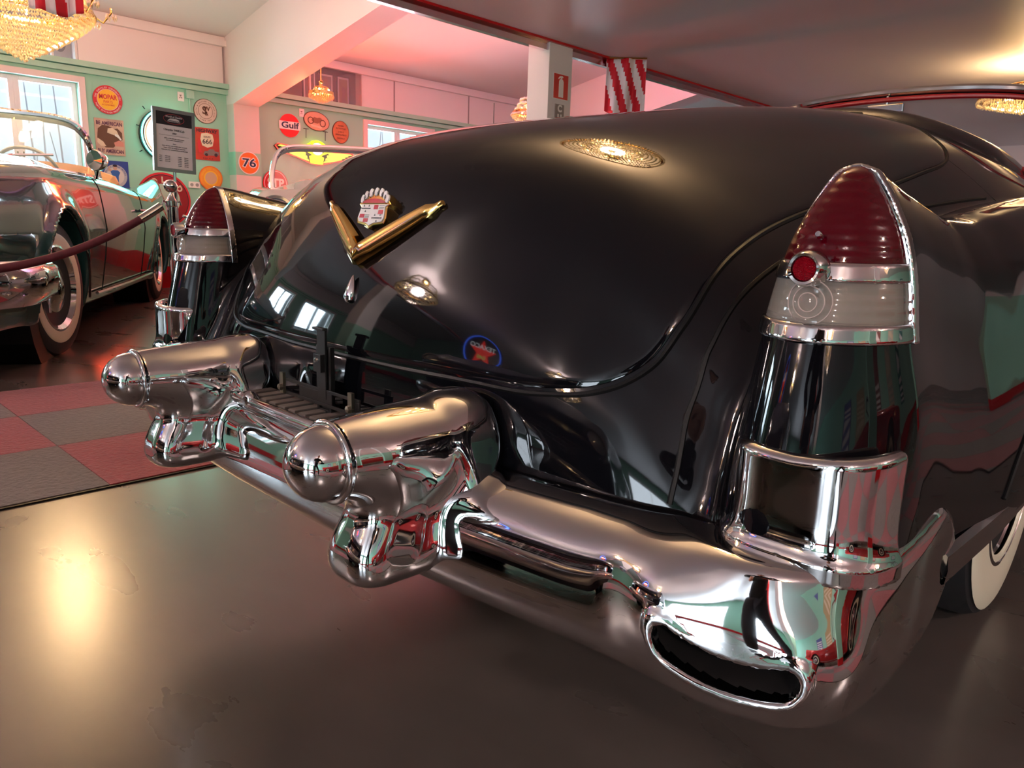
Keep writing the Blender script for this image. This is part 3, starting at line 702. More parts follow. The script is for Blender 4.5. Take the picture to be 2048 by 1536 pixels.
# blue lady poster
g=Sign('blue_poster','blue tin poster of a flexing woman, below the eagle poster',on_wall(3.365,1.385)); g.plate(rect((-.155,-.20),(.155,.18)),sBlu,0,.008)
g.plate(ell(.135,.135,36,(0,.0)),mat('poster_grey',(.45,.45,.5),.5),.008,.009); g.plate(ell(.10,.10,36,(0,.0)),mat('poster_pale',(.62,.58,.55),.5),.009,.010)
g.plate([(-.03,-.11),(-.035,.0),(-.055,.05),(-.03,.07),(.03,.07),(.055,.045),(.035,.0),(.03,-.11)],mat('denim_blue',(.03,.12,.40),.5),.010,.012,'blouse'); g.plate(ell(.022,.026,16,(0,.095)),mat('skin_print',(.6,.36,.26),.5),.010,.0125,'face'); g.plate(ell(.026,.014,16,(0,.122)),sBlk,.012,.0135,'hair')
g.plate([(-.05,.055),(-.085,.06),(-.07,.115),(-.055,.11),(-.06,.08),(-.035,.07)],mat('skin_print'),.010,.0125,'arm'); g.arc('AMERICAN LEGEND MOTORS',.022,sBlu,.116,PI*.95,PI*.05,.0095)
# neon clock-like round sign (half hidden by the placard)
g=Sign('neon_ring_sign','round neon sign with turquoise and red tubes, half hidden by the information placard',on_wall(4.0,1.92)); g.plate(ell(.33,.33),sBlk,0,.05); g.plate(ell(.28,.28),sWht,.05,.055)
g.line(ell(.315,.315,60),.010,neon('neon_aqua',(.1,1,.75),3),.075,'neon_tube',True); g.line(ell(.27,.27,60),.008,neon('neon_red',(1,.06,.03),2.5),.075,'neon_tube',True); g.line(ell(.235,.235,60),.007,neon('neon_white',(.9,.95,1),2.2),.075,'neon_tube',True)
g.plate([(-.16,-.14),(-.05,-.16),(-.02,.0),(-.06,.14),(-.15,.10)],neon('neon_amber',(1,.42,.04),1.4),.056,.066,'neon_figure'); g.plate([(.02,-.14),(.15,-.10),(.12,.1),(.03,.15)],neon('neon_amber',(1,.42,.04),1.4),.056,.066,'neon_figure')
lamp('POINT',(-8.8,4.0,1.92),1.6,(.1,1,.72),.12,name='neon_glow'); lamp('AREA',(-8.93,3.98,1.92),4,(.1,1,.75),.8,(0,PI/2+PI,0),.8,'neon_glow')
for u,v in ((-.27,.33),(.24,.33),(-.36,.10),(-.34,-.22)): g.line([(u,v),(u*.9,v*.9)],.006,sBlk,.03,'bracket')
# red and white round sign
g=Sign('round_sign','large round red and cream sign low on the wall, behind the placard',on_wall(3.93,1.13)); g.plate(ell(.34,.34),sRed); g.plate(ell(.315,.315),sBlk,.012,.013); g.plate(ell(.305,.305),mat('deep_red',(.30,.01,.015),.4),.013,.015); g.plate(ell(.20,.20),mat('sage',(.45,.6,.48),.5),.015,.017); g.arc('SOLID',.10,sCrm,.245,PI*.80,PI*.20,.016,w=.004); g.txt('V8',.16,sCrm,0,-.02,.018)
# cream gun-maker style roundel
g=Sign('round_sign','cream roundel with dark entwined monogram, topmost beside the column',on_wall(4.53,2.29)); g.plate(ell(.155,.155),sBrn); g.plate(ell(.148,.148),mat('pale_tan',(.62,.50,.42),.5),.012,.014); g.line(ell(.095,.095,40),.0022,sBrn,.014,'ring',True); g.arc('SMITH & WESSON SPRINGFIELD',.022,sBrn,.12,PI*1.15,-PI*.15,.0145); g.arc('SINCE 1852',.022,sBrn,.12,PI*1.3,PI*1.7,.0145,True)
g.txt('S',.13,sBrn,-.015,.005,.0145,w=.004); g.txt('&',.07,sBrn,.012,-.03,.0145,w=.002); g.txt('W',.075,sBrn,.02,.03,.0145,w=.003)
# highway poster
g=Sign('highway_poster','red tin poster reading HIGHWAY 666 with a grey hot rod, under the cream roundel',on_wall(4.535,1.875)); g.plate(rect((-.165,-.205),(.165,.205)),mat('rusty_red',(.55,.05,.02),.5,noise=(7,(.42,.03,.02))),0,.008); g.txt('HIGHWAY',.06,sBlk,0,.165,.009,w=.002,fit=.28)
g.plate([(-.075,.13),(.0,.145),(.075,.13),(.09,.06),(.07,-.02),(.0,-.045),(-.07,-.02),(-.09,.06)],mat('shield_cream',(.72,.62,.45),.5),.008,.010,'shield'); g.txt('ROUTE',.035,sBlk,0,.09,.011,fit=.09); g.txt('666',.085,sBlk,0,.03,.011,w=.001,fit=.13)
g.plate([(-.06,-.13),(-.04,-.09),(.0,-.085),(.03,-.06),(.08,-.06),(.10,-.085),(.15,-.09),(.15,-.13),(.12,-.14),(-.04,-.145)],mat('rod_grey',(.20,.16,.15),.5),.008,.011,'hot_rod'); g.plate([ell(.02,.02,16,(-.02,-.135)),ell(.022,.022,16,(.11,-.13))],sBlk,.011,.013,'hot_rod_wheels'); g.plate([(-.13,.02),(-.11,.06),(-.09,.02),(-.10,-.05),(-.08,-.11),(-.12,-.11),(-.13,-.04)],sRed,.008,.010,'devil_figure'); g.txt('6 6 6 . 6 . 6',.03,sBlk,0,-.18,.009)
# orange roundel
g=Sign('round_sign','flat orange roundel with a pale disc, lowest beside the column and above the tail fin',on_wall(4.56,1.44)); g.plate(ell(.16,.16),sOrg); g.plate(ell(.145,.145),mat('amber_print',(.85,.32,.03),.5),.012,.013); g.plate(ell(.095,.095),sYel,.013,.014); g.plate(ell(.08,.08),mat('dusty_peach',(.62,.40,.24),.5),.014,.015); g.arc('MOTOR OIL SERVICE',.026,sYel,.12,PI*.9,PI*.1,.0135)
g=Sign('round_sign','orange 76 roundel on the wall column',on_wall(5.01,1.665,x=-8.797)); g.plate(ell(.150,.150),sWht); g.plate(ell(.138,.138),sOrg,.012,.014); g.txt('76',.155,sWht,0,-.002,.015,w=.012,fit=.215); g.txt('76',.15,mat('ink_navy',(.02,.03,.08),.4),0,-.002,.017,w=.003,fit=.19)
# second bay
g=Sign('round_sign','round red sign with Gulf lettering on a pale band',on_wall(5.75,2.25)); g.plate(ell(.16,.16),mat('gulf_red',(.85,.01,.01),.4)); g.plate([(-.165,-.055),(.165,-.055),(.168,0),(.165,.055),(-.165,.055),(-.168,0)],sWht,.012,.015); g.txt('Gulf',.115,mat('ink_navy'),0,0,.016,w=.003,fit=.28)
g=Sign('oval_sign','wide oval sign with a brown vintage motorcycle, topmost left of the second window',on_wall(6.19,2.36,-.12)); g.plate(ell(.215,.135),sBrn); g.plate(ell(.205,.125),mat('oval_tan',(.62,.38,.25),.5),.012,.014)
g.line(ell(.045,.045,20,(-.10,-.01)),.006,sBrn,.016,'wheel_drawing',True); g.line(ell(.045,.045,20,(.10,-.01)),.006,sBrn,.016,'wheel_drawing',True); g.plate([(-.09,.0),(-.05,.05),(.0,.045),(.04,.06),(.08,.05),(.06,.01),(.02,-.03),(-.05,-.03)],mat('frame_brown',(.28,.13,.07),.6),.014,.018,'motorcycle_drawing'); g.plate([(-.10,-.06),(.10,-.06),(.08,-.09),(-.08,-.09)],sCrm,.014,.016,'caption_scroll')
g=Sign('oval_sign','small upright copper oval sign beside the second window',on_wall(6.60,2.25)); g.plate(ell(.145,.165),sBrn); g.plate(ell(.136,.156),mat('copper_print',(.55,.20,.08),.5,noise=(12,(.42,.14,.06))),.012,.014)
for k,v in enumerate((.09,.05,.0,-.04,-.09)): g.txt(['INDIAN','MOTOCYCLE','1901','SPRINGFIELD','SERVICE'][k],.032,sBrn,0,v,.015,fit=[.10,.17,.09,.19,.13][k])
g=Sign('neon_wing_sign','glowing yellow neon scallop shell with red-edged wings',on_wall(6.15,1.90,-.03))
wing_=[(0,-.16),(.10,-.15),(.20,-.12),(.32,-.085),(.45,-.06),(.60,-.03),(.66,.035),(.62,.065),(.45,.055),(.30,.045),(.14,.05)]
g.plate(wing_+[(-u,v) for u,v in wing_[::-1]],sBlk,0,.04)
nY=neon('neon_yellow',(1,.80,.0),1.0); nA=neon('neon_gold',(1,.62,.05),.9); nR=neon('neon_scarlet',(1,.02,.01),2.2)
for sg in (1,-1):
    for k in range(4): g.plate([(sg*(.12+.03*k),-.125+.042*k),(sg*(.30+.07*k),-.085+.036*k),(sg*(.44+.06*k),-.045+.028*k),(sg*(.40+.06*k),-.025+.026*k),(sg*(.14+.02*k),-.095+.044*k)],nA,.045,.06,'neon_feather')
    o_=[(sg*u,v) for u,v in wing_]; g.line(o_,.008,nR,.055,'neon_tube')
for k in range(7):
    a=PI*(.12+.76*k/6); g.plate([(.0,-.06),(.20*math.cos(a-.11),-.03+.20*math.sin(a-.11)),(.215*math.cos(a),-.03+.215*math.sin(a)),(.20*math.cos(a+.11),-.03+.20*math.sin(a+.11))],nY,.05,.07,'neon_rib')
g.plate([(-.10,-.15),(.10,-.15),(.12,-.05),(0,0),(-.12,-.05)],nY,.05,.066,'neon_base'); g.line([(.205*math.cos(a),-.03+.205*math.sin(a)) for a in np.linspace(.3,PI-.3,20)],.007,nY,.075,'neon_tube'); g.plate(ell(.095,.085,24,(0,.06)),neon('neon_rose',(1,.7,.75),.8),.07,.085,'neon_heart')
for u in (-.16,.16): g.line([(u,.20),(u,.33)],.005,sBlk,.03,'hanger'); g.line([(u-.04,.33),(u+.04,.33)],.005,sBlk,.03,'hanger')
lamp('AREA',(-8.85,6.15,1.95),22,(1,.07,.02),1.5,(0,PI/2+PI,0),.5,'neon_glow'); lamp('AREA',(-8.75,6.15,1.95),60,(1,.07,.03),1.2,(0,-PI/2,0),.4,'neon_glow')
g=Sign('round_sign','red roundel with a pale S, partly behind the pale car windscreen',on_wall(5.5,1.43)); g.plate(ell(.19,.19),sRed); g.plate(ell(.175,.175),sWht,.012,.013); g.plate(ell(.165,.165),mat('roundel_red',(.50,.015,.02),.4),.013,.015); g.txt('STP',.17,sWht,0,0,.016,w=.006,fit=.26)
# little white tags and the power socket
for k,(y,z,lb) in enumerate(((4.22,2.43,'small white number tag hanging under the rail, above the placard'),(5.95,2.45,'small white number tag hanging under the rail, between the red sign and the oval sign'))):
    g=Sign('number_tag',lb,on_wall(y,z)); g.plate(rect((-.04,-.055),(.04,.055)),sWht,0,.006); g.txt('24' if k==0 else '14',.05,sBlk,0,0,.007,PI/2)
g=Sign('power_socket','white double socket low on the mint wall',on_wall(4.33,1.34),cat='socket'); g.plate(rect((-.075,-.04),(.075,.04)),sWht,0,.02); g.plate([ell(.022,.022,20,(-.035,0)),ell(.022,.022,20,(.035,0))],mat('socket_grey',(.3,.3,.3),.5),.02,.0215,'outlet')
g=Sign('junction_box','mint junction box with a conduit on the wall',on_wall(4.33,2.47),cat='box'); g.plate(rect((-.05,-.05),(.05,.05)),mat('mint_rail'),0,.04); g.line([(.0,-.05),(.0,-.25)],.009,mat('mint_rail'),.01,'conduit')
# framed posters leaning in the gallery behind glass
frs=[((6.18,6.40),'dark framed poster, leftmost in the gallery window'),((6.46,6.70),'framed blue and brown poster in the middle of the gallery window'),((6.77,6.99),'framed ochre figure poster, rightmost in the gallery window')]
for k,((a,b),lb) in enumerate(frs):
    g=Sign('framed_poster',lb,on_wall((a+b)/2,2.88,x=-9.35),'posters in the gallery',cat='poster'); h=(b-a)/2
    g.plate(rect((-h,-.24),(h,.24)),sBlk,0,.02); g.plate(rect((-h+.012,-.228),(h-.012,.228)),sWht,.02,.024); g.plate(rect((-h+.035,-.20),(h-.035,.20)),mat('print_%s'%['umber','slate','ochre'][k],[(.22,.14,.10),(.16,.20,.28),(.42,.27,.08)][k],.5,noise=(8,[(.12,.09,.08),(.35,.22,.15),(.25,.10,.06)][k])),.024,.027)
    g.plate([(-.05,-.18),(-.02,.0),(-.04,.06),(.0,.10),(.05,.05),(.03,-.02),(.06,-.18)],mat('print_figure',(.30,.12,.09),.5),.027,.029,'printed_figure')
g=Sign('framed_poster','framed sheet with a dark oval emblem behind the big chandelier',on_wall(2.85,2.90,x=-9.35),'posters in the gallery',cat='poster'); g.plate(rect((-.30,-.25),(.30,.25)),mat('sheet_grey',(.35,.31,.30),.5),0,.01); g.plate(ell(.07,.13,30,(.12,.02)),sBlk,.01,.012); g.plate(ell(.05,.10,30,(.12,.02)),mat('sheet_grey'),.012,.014)
q=MB(); 
for a,b in gaps: q.box((-9.02,a,2.65),(-9.015,b,3.13))
props(q.build('window_gallery',mat('gallery_glass',(.8,.8,.85),.02,alpha=.15)),kind='structure')
q=MB()
for y in (.6,1.5,2.30,2.79,3.04,5.24,6.10,7.0): q.box((-9.03,y-.012,2.64),(-8.99,y+.012,3.13))
props(q.build('trim_6',WHITE),kind='structure')
# pillar signs (facing +x)
g=Sign('fire_sign','red fire extinguisher sign on the white pillar',on_wall(5.64,2.235,x=-3.778)); g.plate(rect((-.108,-.115),(.108,.115)),sWht,0,.004); g.plate(rect((-.102,-.109),(.102,.109)),mat('safety_red',(.60,.01,.01),.4),.004,.006)
g.plate([(-.032,-.095),(-.032,.045),(-.022,.062),(-.008,.068),(-.008,.08),(-.04,.062),(-.046,.07),(-.02,.093),(.012,.098),(.03,.085),(.012,.078),(.010,.068),(.024,.062),(.034,.045),(.034,-.095)],sWht,.006,.008,'extinguisher_symbol')
g=Sign('letter_sign','narrow grey sign with vertical pale letters CH, under the extinguisher sign',on_wall(5.63,1.95,x=-3.778)); g.plate(rect((-.062,-.24),(.062,.125)),mat('weathered_grey',(.28,.24,.22),.6),0,.01)
for k,c in enumerate('CHEV'): g.txt(c,.085,sWht,0,.085-.085*k,.011,w=.004)
# ================================================================== CARPETS
def pile(name,c,c2):
    return mat(name,c,.95,noise=(60,c2),bump=(60,.5))
cR=pile('red_pile',(.22,.016,.025),(.165,.011,.018)); cG=pile('grey_pile',(.095,.073,.066),(.068,.052,.047))
for m in (cR,cG): m.node_tree.nodes['Principled BSDF'].inputs['Sheen Weight'].default_value=.25
def runner(x0,label,nx,y0,ny,par):
    t=empty('carpet_runner',(x0,y0,0),label,'carpet'); me={}
    for r in (0,1):
        b=MB().box((.0015,.0015,0),(.5985,.5985,.009)); o=b.build('carpet_tile',[cR,cG][r]); me[r]=o.data; bpy.data.objects.remove(o)
    for i in range(nx):
        for j in range(ny):
            o=bpy.data.objects.new('carpet_tile',me[(i+j+par)%2]); COL.objects.link(o); o.parent=t; o.location=(i*.6,j*.6,0)
    e_=MB().box((-.012,0,0),(0,ny*.6,.006)).box((nx*.6,0,0),(nx*.6+.012,ny*.6,.006)); e_.build('carpet_edging',RUBBER,t)
runner(-3.31,'red and grey checkered carpet runner between the black car and the teal car',3,.79-.6*8,11,0)
runner(1.75,'red and grey checkered carpet runner on the right flank of the black car',3,.79-.6*8,22,1)
# ================================================================== CONVERTIBLES OF THE DISPLAY HALL
def convertible(label,loc,rot,paint,name='convertible',seat=(.50,.30,.15),grille='crate',fins=1.0,wheelm=IVORY,hood=0.0,wrap=False):
    root=empty(name,(loc[0],loc[1],0),label,'car',rot)
    PM=mat('paint_'+name,paint,.10,.15,coat=1); SM=mat('seat_'+name,seat,.5)
    ftop=lambda x: np.interp(x,[-3,-2.9,-2.4,-1.2,-.6,.3,.9,1.9,2.6,2.84],[.86+.26*fins,.90+.26*fins,.90+.20*fins,.93,.95,.985,.99+hood,.985+hood,.95+hood,.86])
    ctop=lambda x: np.interp(x,[-3,-2.6,-1.4,-.8,.3,.6,1.0,2.4,2.82],[.78,.92,1.0,.98,.98,1.05,1.07+hood,1.03+hood,.88])
    def arch(x,z,xc): return np.sqrt((x-xc)**2+(z-.34)**2)
    def f(x,y,z):
        a=np.abs(y); W=np.interp(z,[.2,.3,.5,.66,.8,.9,1.0,1.2],[.90,.93,.965,.985,.97,.955,.92,.90])
        taper=.05*sstep(2.0,2.85,np.abs(x))**1.0*2
        fl=.03*np.exp(-((arch(x,z,1.84)-.43)/.07)**2)+.02*np.exp(-((arch(x,z,-1.62)-.43)/.07)**2)
        side=a-(W-taper+fl)
        k=sstep(.55,.80,a); top=ctop(x)*(1-k)+ftop(x)*k
        d=smax(side*.9, (z-top)*.85, .07)
        d=smax(d, np.abs(x-.04)-2.75-.10*np.cos(a*1.4)+.05*((z-.7)/.3)**2, .08)
        d=smax(d, .21-z, .03)
        for xc in (1.84,-1.62):
            d=smax(d, -np.maximum(arch(x,z,xc)-(.43 if xc>0 else .41), .60-a), .02)
        d=smax(d, -smax(smax(np.abs(x+.42)-.80, a-.76,.12), .55-z,.03), .025)
        d=smax(d, -smax(smax(np.abs(z-.62)-.13, a-.60,.05), 2.72-x,.03),.02)   # grille mouth
        return d
    iso_mesh('body',f,(-3.05,-1.08,.15),(2.97,1.08,1.28),.022,PM,root)
    # chrome: bumpers, side spear, windscreen, lamps
    for sx in (1,-1):
        q=MB(); xo=2.88 if sx>0 else 2.78
        path=cr([(sx*(xo-.55),.99),(sx*(xo-.25),.985),(sx*(xo-.02),.84),(sx*(xo+.06),.5),(sx*(xo+.08),0),(sx*(xo+.06),-.5),(sx*(xo-.02),-.84),(sx*(xo-.25),-.985),(sx*(xo-.55),-.99)],5)
        sec=[(-.10,-.01),(-.06,.035),(0,.05),(.05,.045),(.085,.02),(.10,-.015)]
        V=[];n=len(sec)
        for i,p in enumerate(path):
            t=path[min(i+1,len(path)-1)]-path[max(i-1,0)]; t=t/np.linalg.norm(t); nx,ny=(t[1],-t[0]); 
            if nx*p[0]+ny*p[1]<0: nx,ny=-nx,-ny
            for u,d in sec: V.append((p[0]+nx*d,p[1]+ny*d,.44+u))
        q.add(V,[(j*n+k,j*n+k+1,(j+1)*n+k+1,(j+1)*n+k) for j in range(len(path)-1) for k in range(n-1)])
        q.build('bumper',CHROME,root,True)
    q=MB()
    for k in range(7): z=.51+.037*k; q.box((2.72,-.58,z),(2.75,.58,z+.008))
    for k in range(23): y=-.58+.0525*k; q.box((2.715,y,.50),(2.735,y+.006,.745))
    q.build('grille',CHROME,root); MB().box((2.68,-.6,.49),(2.70,.6,.75)).build('grille_back',DARKIN,root)
    for sy in (1,-1):
        hl=MB(); ML=Matrix.Translation((2.79,sy*.76,.80))@Matrix.Rotation(PI/2,4,'Y')
        hl.lathe([(.105,-.12),(.112,.0),(.108,.035),(.092,.04),(.088,.02)],28,ML,cap=False); h_=hl.build('headlamp',CHROME,root,True)
        MB().lathe([(.088,.015),(.07,.035),(.03,.045),(0,.047)],24,ML,cap=False).build('headlamp_glass',mat('headlamp_glass',(.75,.8,.85),.05,.3,coat=1),h_,True)
        # sill strip, wheel arch lips, door seams, handle
        MB().tube([(1.10,sy*.945,.275),(0,sy*.95,.27),(-1.15,sy*.945,.275)],.012,6).build('sill_strip',CHROME,root,True)
        for xc,R in ((1.84,.435),(-1.62,.415)):
            MB().tube([(xc+R*math.cos(t),sy*(.985-.03*abs(math.sin(t)-.4)),.34+R*math.sin(t)) for t in np.linspace(-.15,PI+.15,28)],.007,6).build('arch_lip',CHROME if xc>0 else PM,root,True)
            MB().lathe([(.0,-.15),(.45,-.15),(.45,.15)],24,Matrix.Translation((xc,sy*.72,.34))@Matrix.Rotation(PI/2,4,'X'),cap=False).build('wheel_well',RUBBER,root)
        for xs in (.86,-.62): 
            P=[(xs,sy*y,z) for y,z in ((.945,.27),(.968,.5),(.985,.66),(.972,.8),(.955,.9),(.915,.965))]
            MB().tube(project(f,cr(P,4),.0,3),.004,5).build('door_seam',RUBBER,root)
        MB().tube([(-.42,sy*.985,.79),(-.46,sy*1.02,.79),(-.56,sy*1.02,.79),(-.60,sy*.985,.79)],.011,6).build('door_handle',CHROME,root,True)
        wheel(1.62*1.0,0,0,.36,.19,None,None) if False else None
        for xc in (1.84,-1.62):
            w=wheel(0,0,0,.36,.19,None,root,1,wall=(.62,.82),wm=wheelm); w.parent=root
            w.matrix_parent_inverse=Matrix(); w.location=(xc,sy*.82,.36); w.rotation_euler=(0,0,sy*PI/2-(.16 if xc>0 else 0))
    # windscreen
    fr=cr([(.72,-.80,.98),(.60,-.80,1.14),(.42,-.76,1.31),(.30,-.66,1.385),(.27,-.4,1.405),(.26,0,1.41),(.27,.4,1.405),(.30,.66,1.385),(.42,.76,1.31),(.60,.80,1.14),(.72,.80,.98)],5)
    if wrap: fr=cr([(.30,-.85,.97),(.45,-.85,1.12),(.55,-.83,1.25),(.57,-.72,1.335),(.59,-.4,1.36),(.60,0,1.365),(.59,.4,1.36),(.57,.72,1.335),(.55,.83,1.25),(.45,.85,1.12),(.30,.85,.97)],5)
    wf=MB().tube(fr,.021,8).build('windscreen_frame',CHROME,root,True)
    MB().tube(fr[3:-3]+[-.012,0,-.026],.016,8).build('frame_gasket',RUBBER,wf,True)
    base=cr([(.74,-.79,.99),(.86,-.5,1.03),(.90,0,1.04),(.86,.5,1.03),(.74,.79,.99)],13)[:len(fr)]
    if wrap: base=cr([(.32,-.86,.985),(.80,-.84,.99),(1.08,-.5,1.03),(1.14,0,1.045),(1.08,.5,1.03),(.80,.84,.99),(.32,.86,.985)],9)
    q=MB(); n=len(fr); bs=[base[min(int(i*(len(base)-1)/(n-1)),len(base)-1)] for i in range(n)]
    q.add([tuple(p) for p in fr]+[tuple(p) for p in bs],[(i,i+1,n+i+1,n+i) for i in range(n-1)]); q.build('windscreen',mat('tinted_glass',(.7,.9,.95),.0,alpha=.16),root,True)
    MB().tube(base+[0,0,.0],.012,6).build('cowl_trim',CHROME,root,True)
    for y0 in (-.35,.35): MB().tube([(.95,y0,1.06),(.86,y0+.12,1.085),(.80,y0+.34,1.10)],.008,5).build('wiper',CHROME,root)
    # interior
    q=MB(); q.box((-.34,-.72,.45),(.14,.72,.66)); q.box((-.48,-.72,.5),(-.30,.72,.98)); q.box((-1.12,-.70,.5),(-.9,.70,1.0)); q.build('seat',SM,root,bevel=.05)
    MB().box((.36,-.74,.80),(.58,.74,.965)).build('dashboard',SM,root,bevel=.03)
    sw=MB(); MS=Matrix.Translation((.22,.38,.99))@Matrix.Rotation(-1.05,4,'Y')
    sw.tube([tuple(MS@Vector((.205*math.cos(a),.205*math.sin(a),0))) for a in np.linspace(0,2*PI,33)[:-1]],.012,7,True)
    for a in (0,PI): sw.tube([tuple(MS@Vector((0,0,-.02))),tuple(MS@Vector((0,.2*math.cos(a),0)))],.011,6)
    sw.tube([tuple(MS@Vector((0,0,0))),tuple(MS@Vector((0,0,-.35)))],.02,8); sw.build('steering_wheel',mat('wheel_grey_'+name,(.28,.30,.29),.35),root,True)
    return root,f
TEAL=(.02,.085,.085)
ch,chf=convertible('dark teal 1950s convertible with whitewall tyres and tan seats, left of the black car',(0,0),0,TEAL,'teal_convertible',wrap=True)
hd=math.radians(-29.5); wl_=Vector((1.84,.915,0)); R_=Matrix.Rotation(hd,4,'Z')
ch.scale=(1.08,1.15,1.22); wl_=wl_*1.15
P0=Vector((-4.20,1.36,0))-(R_@wl_); ch.location=P0; ch.rotation_euler=(0,0,hd)
# folded roof cover, spotlight, mirror on the teal car
q=MB(); q.tube(cr([(-1.05,-.72,.98),(-1.12,-.4,1.07),(-1.16,0,1.09),(-1.12,.4,1.07),(-1.05,.72,.98)],5),[.03]+[.075]*19+[.03],10); q.build('roof_boot',mat('seat_teal_convertible'),ch,True)
sp_=MB(); MS=Matrix.Translation((.70,.93,1.085))@Matrix.Rotation(-.5,4,'Z')@Matrix.Rotation(PI/2,4,'Y')@Matrix.Scale(.78,4)
sp_.lathe([(0,-.085),(.03,-.080),(.06,-.055),(.08,-.01),(.086,.03),(.078,.045),(.0,.052)],24,MS,cap=False); so=sp_.build('spot_lamp',CHROME,ch,True)
MB().tube([(.70,.91,.97),(.70,.925,1.03)],.014,8).build('spot_lamp_post',CHROME,so,True)
pc,_=convertible('pale grey convertible parked behind the teal car, its chrome windscreen rising past the black trunk',(-6.0,3.9),0,(.42,.42,.40),'pale_convertible',seat=(.35,.05,.05),fins=.3)
pc.location=(-6.08,5.03,0); pc.scale=(1.05,1.25,1.20); pc.rotation_euler=(0,0,math.radians(-29))
q=MB().tube([(1.35,.86,.95),(1.32,.87,1.25),(1.29,.88,1.75)],[.006,.005,.004],6); q.build('antenna',CHROME,pc,True)
nc,_=convertible('navy sedan-nosed convertible with a chrome crate grille facing the black car from behind',(-.45,-4.15),math.radians(91),(.006,.012,.04),'navy_convertible',fins=.1,hood=.05)
# ================================================================== CHANDELIERS
CRY=bpy.data.materials.new('crystal'); CRY.use_nodes=True; n_=CRY.node_tree; n_.nodes.clear()
o_=n_.nodes.new('ShaderNodeOutputMaterial'); m1=n_.nodes.new('ShaderNodeMixShader'); tr_=n_.nodes.new('ShaderNodeBsdfTranslucent'); gl_=n_.nodes.new('ShaderNodeBsdfGlossy'); tr_.inputs[0].default_value=(1,.90,.66,1); gl_.inputs[1].default_value=.08; gl_.inputs[0].default_value=(1,.95,.85,1)
m1.inputs[0].default_value=.35; n_.links.new(tr_.outputs[0],m1.inputs[1]); n_.links.new(gl_.outputs[0],m1.inputs[2]); n_.links.new(m1.outputs[0],o_.inputs[0])
BULB=mat('bulb_glow',(1,.9,.7),.4,emit=(1,.62,.22),es=38)
def drops(mb,ring,r,z,s,L,rnd=.0):
    for i in range(ring):
        a=2*PI*(i+.5*random.random()*rnd)/ring+z*7; x,y=r*math.cos(a),r*math.sin(a); zz=z+random.uniform(-1,1)*.006
        mb.add([(x,y,zz),(x+s,y,zz-L*.55),(x,y+s,zz-L*.55),(x-s,y,zz-L*.55),(x,y-s,zz-L*.55),(x,y,zz-L)],[(0,1,2),(0,2,3),(0,3,4),(0,4,1),(5,2,1),(5,3,2),(5,4,3),(5,1,4)])
def chandelier(label,loc,R,H,ztop,power,style='basket',nb=6,dens=1.0,group=None,col=(1,.66,.33)):
    """loc z is the plane of the main ring"""
    root=empty('chandelier',loc,label,'chandelier',0,group); rz=lambda z:z-loc[2]
    g=MB(); g.tube([(0,0,rz(ztop)),(0,0,-.0)],.008,6); g.lathe([(.0,0),(.06,-.01),(.075,-.05),(.03,-.075),(0,-.08)],20,Matrix.Translation((0,0,rz(ztop))),cap=False); g.lathe([(0,.16),(.03,.14),(.02,.10),(.035,.05),(.015,0),(0,0)],12,cap=False)
    g.build('stem',GOLD,root,True)
    r=MB()
    r.lathe([(R-.01,-.02),(R,-.015),(R,.015),(R-.01,.02)],48,cap=False); r.lathe([(R*.55,H*.45),(R*.56,H*.47),(R*.56,H*.5),(R*.55,H*.52)],32,cap=False)
    for i in range(6):
        a=PI*i/3; r.tube([(0,0,.02),(R*math.cos(a),R*math.sin(a),0)],.006,5)
    r.build('ring',GOLD,root)
    d=MB(); sz=.011
    if style=='basket':
        n=int(9*dens)
        for k in range(n):
            t=k/(n-1); rr=R*(1-t**1.35)*.98+.02; drops(d,max(6,int(2*PI*rr/.034*dens)),rr,-.01-H*t,sz,.036,.4)
        for k in range(4): drops(d,int(2*PI*R/.03*dens),R*(1-.1*k),.0+.0*k+.10*k*H/.35,sz,.05,.4)
        for k in range(5): rr=R*(.55-.08*k); drops(d,int(2*PI*rr/.03),rr,H*(.5+.10*k),sz*.8,.045,.3)
    else:
        for k in range(int(7*dens)): rr=R*(1-.125*k/dens); drops(d,max(8,int(2*PI*rr/.026)),rr,-.01-H*.07*k,sz*.8,.055,.3)
        for k in range(3): drops(d,int(2*PI*R*.6/.03),R*(.6-.05*k),H*.45-.03*k,sz*.8,.05,.3)
    props(d.build('crystals',CRY,root),kind='stuff')
    for i in range(nb):
        a=2*PI*(i+.5)/nb; b=MB(); b.lathe([(0,.03),(.008,.02),(.011,0),(.006,-.018),(0,-.022)],10,Matrix.Translation((R*.62*math.cos(a),R*.62*math.sin(a),.02)),cap=False); b.build('bulb',BULB,root,True)
    l=lamp('POINT',(0,0,.03),power,col,R*.25,name='chandelier_light'); l.parent=root
    return root
c1=chandelier('big crystal basket chandelier in the top left corner of the hall',(-5.83,1.72,2.45),.50,.36,roof(-5.83),110,nb=8,dens=1.7)
for i in range(10):
    a_=MB(); a=2*PI*i/10; cx,cy=.62*math.cos(a),.62*math.sin(a); a_.tube([(.48*math.cos(a),.48*math.sin(a),0),(.56*math.cos(a),.56*math.sin(a),-.05),(cx,cy,.03),(cx,cy,.07)],.008,5); a_.build('arm',GOLD,c1,True)
d=MB()
for i in range(10):
    a=2*PI*i/10
    for k in range(6): b=2*PI*k/6; x,y=.62*math.cos(a)+.035*math.cos(b),.62*math.sin(a)+.035*math.sin(b); s=.011; z=.03; L=.06; d.add([(x,y,z),(x+s,y,z-L*.55),(x,y+s,z-L*.55),(x-s,y,z-L*.55),(x,y-s,z-L*.55),(x,y,z-L)],[(0,1,2),(0,2,3),(0,3,4),(0,4,1),(5,2,1),(5,3,2),(5,4,3),(5,1,4)])
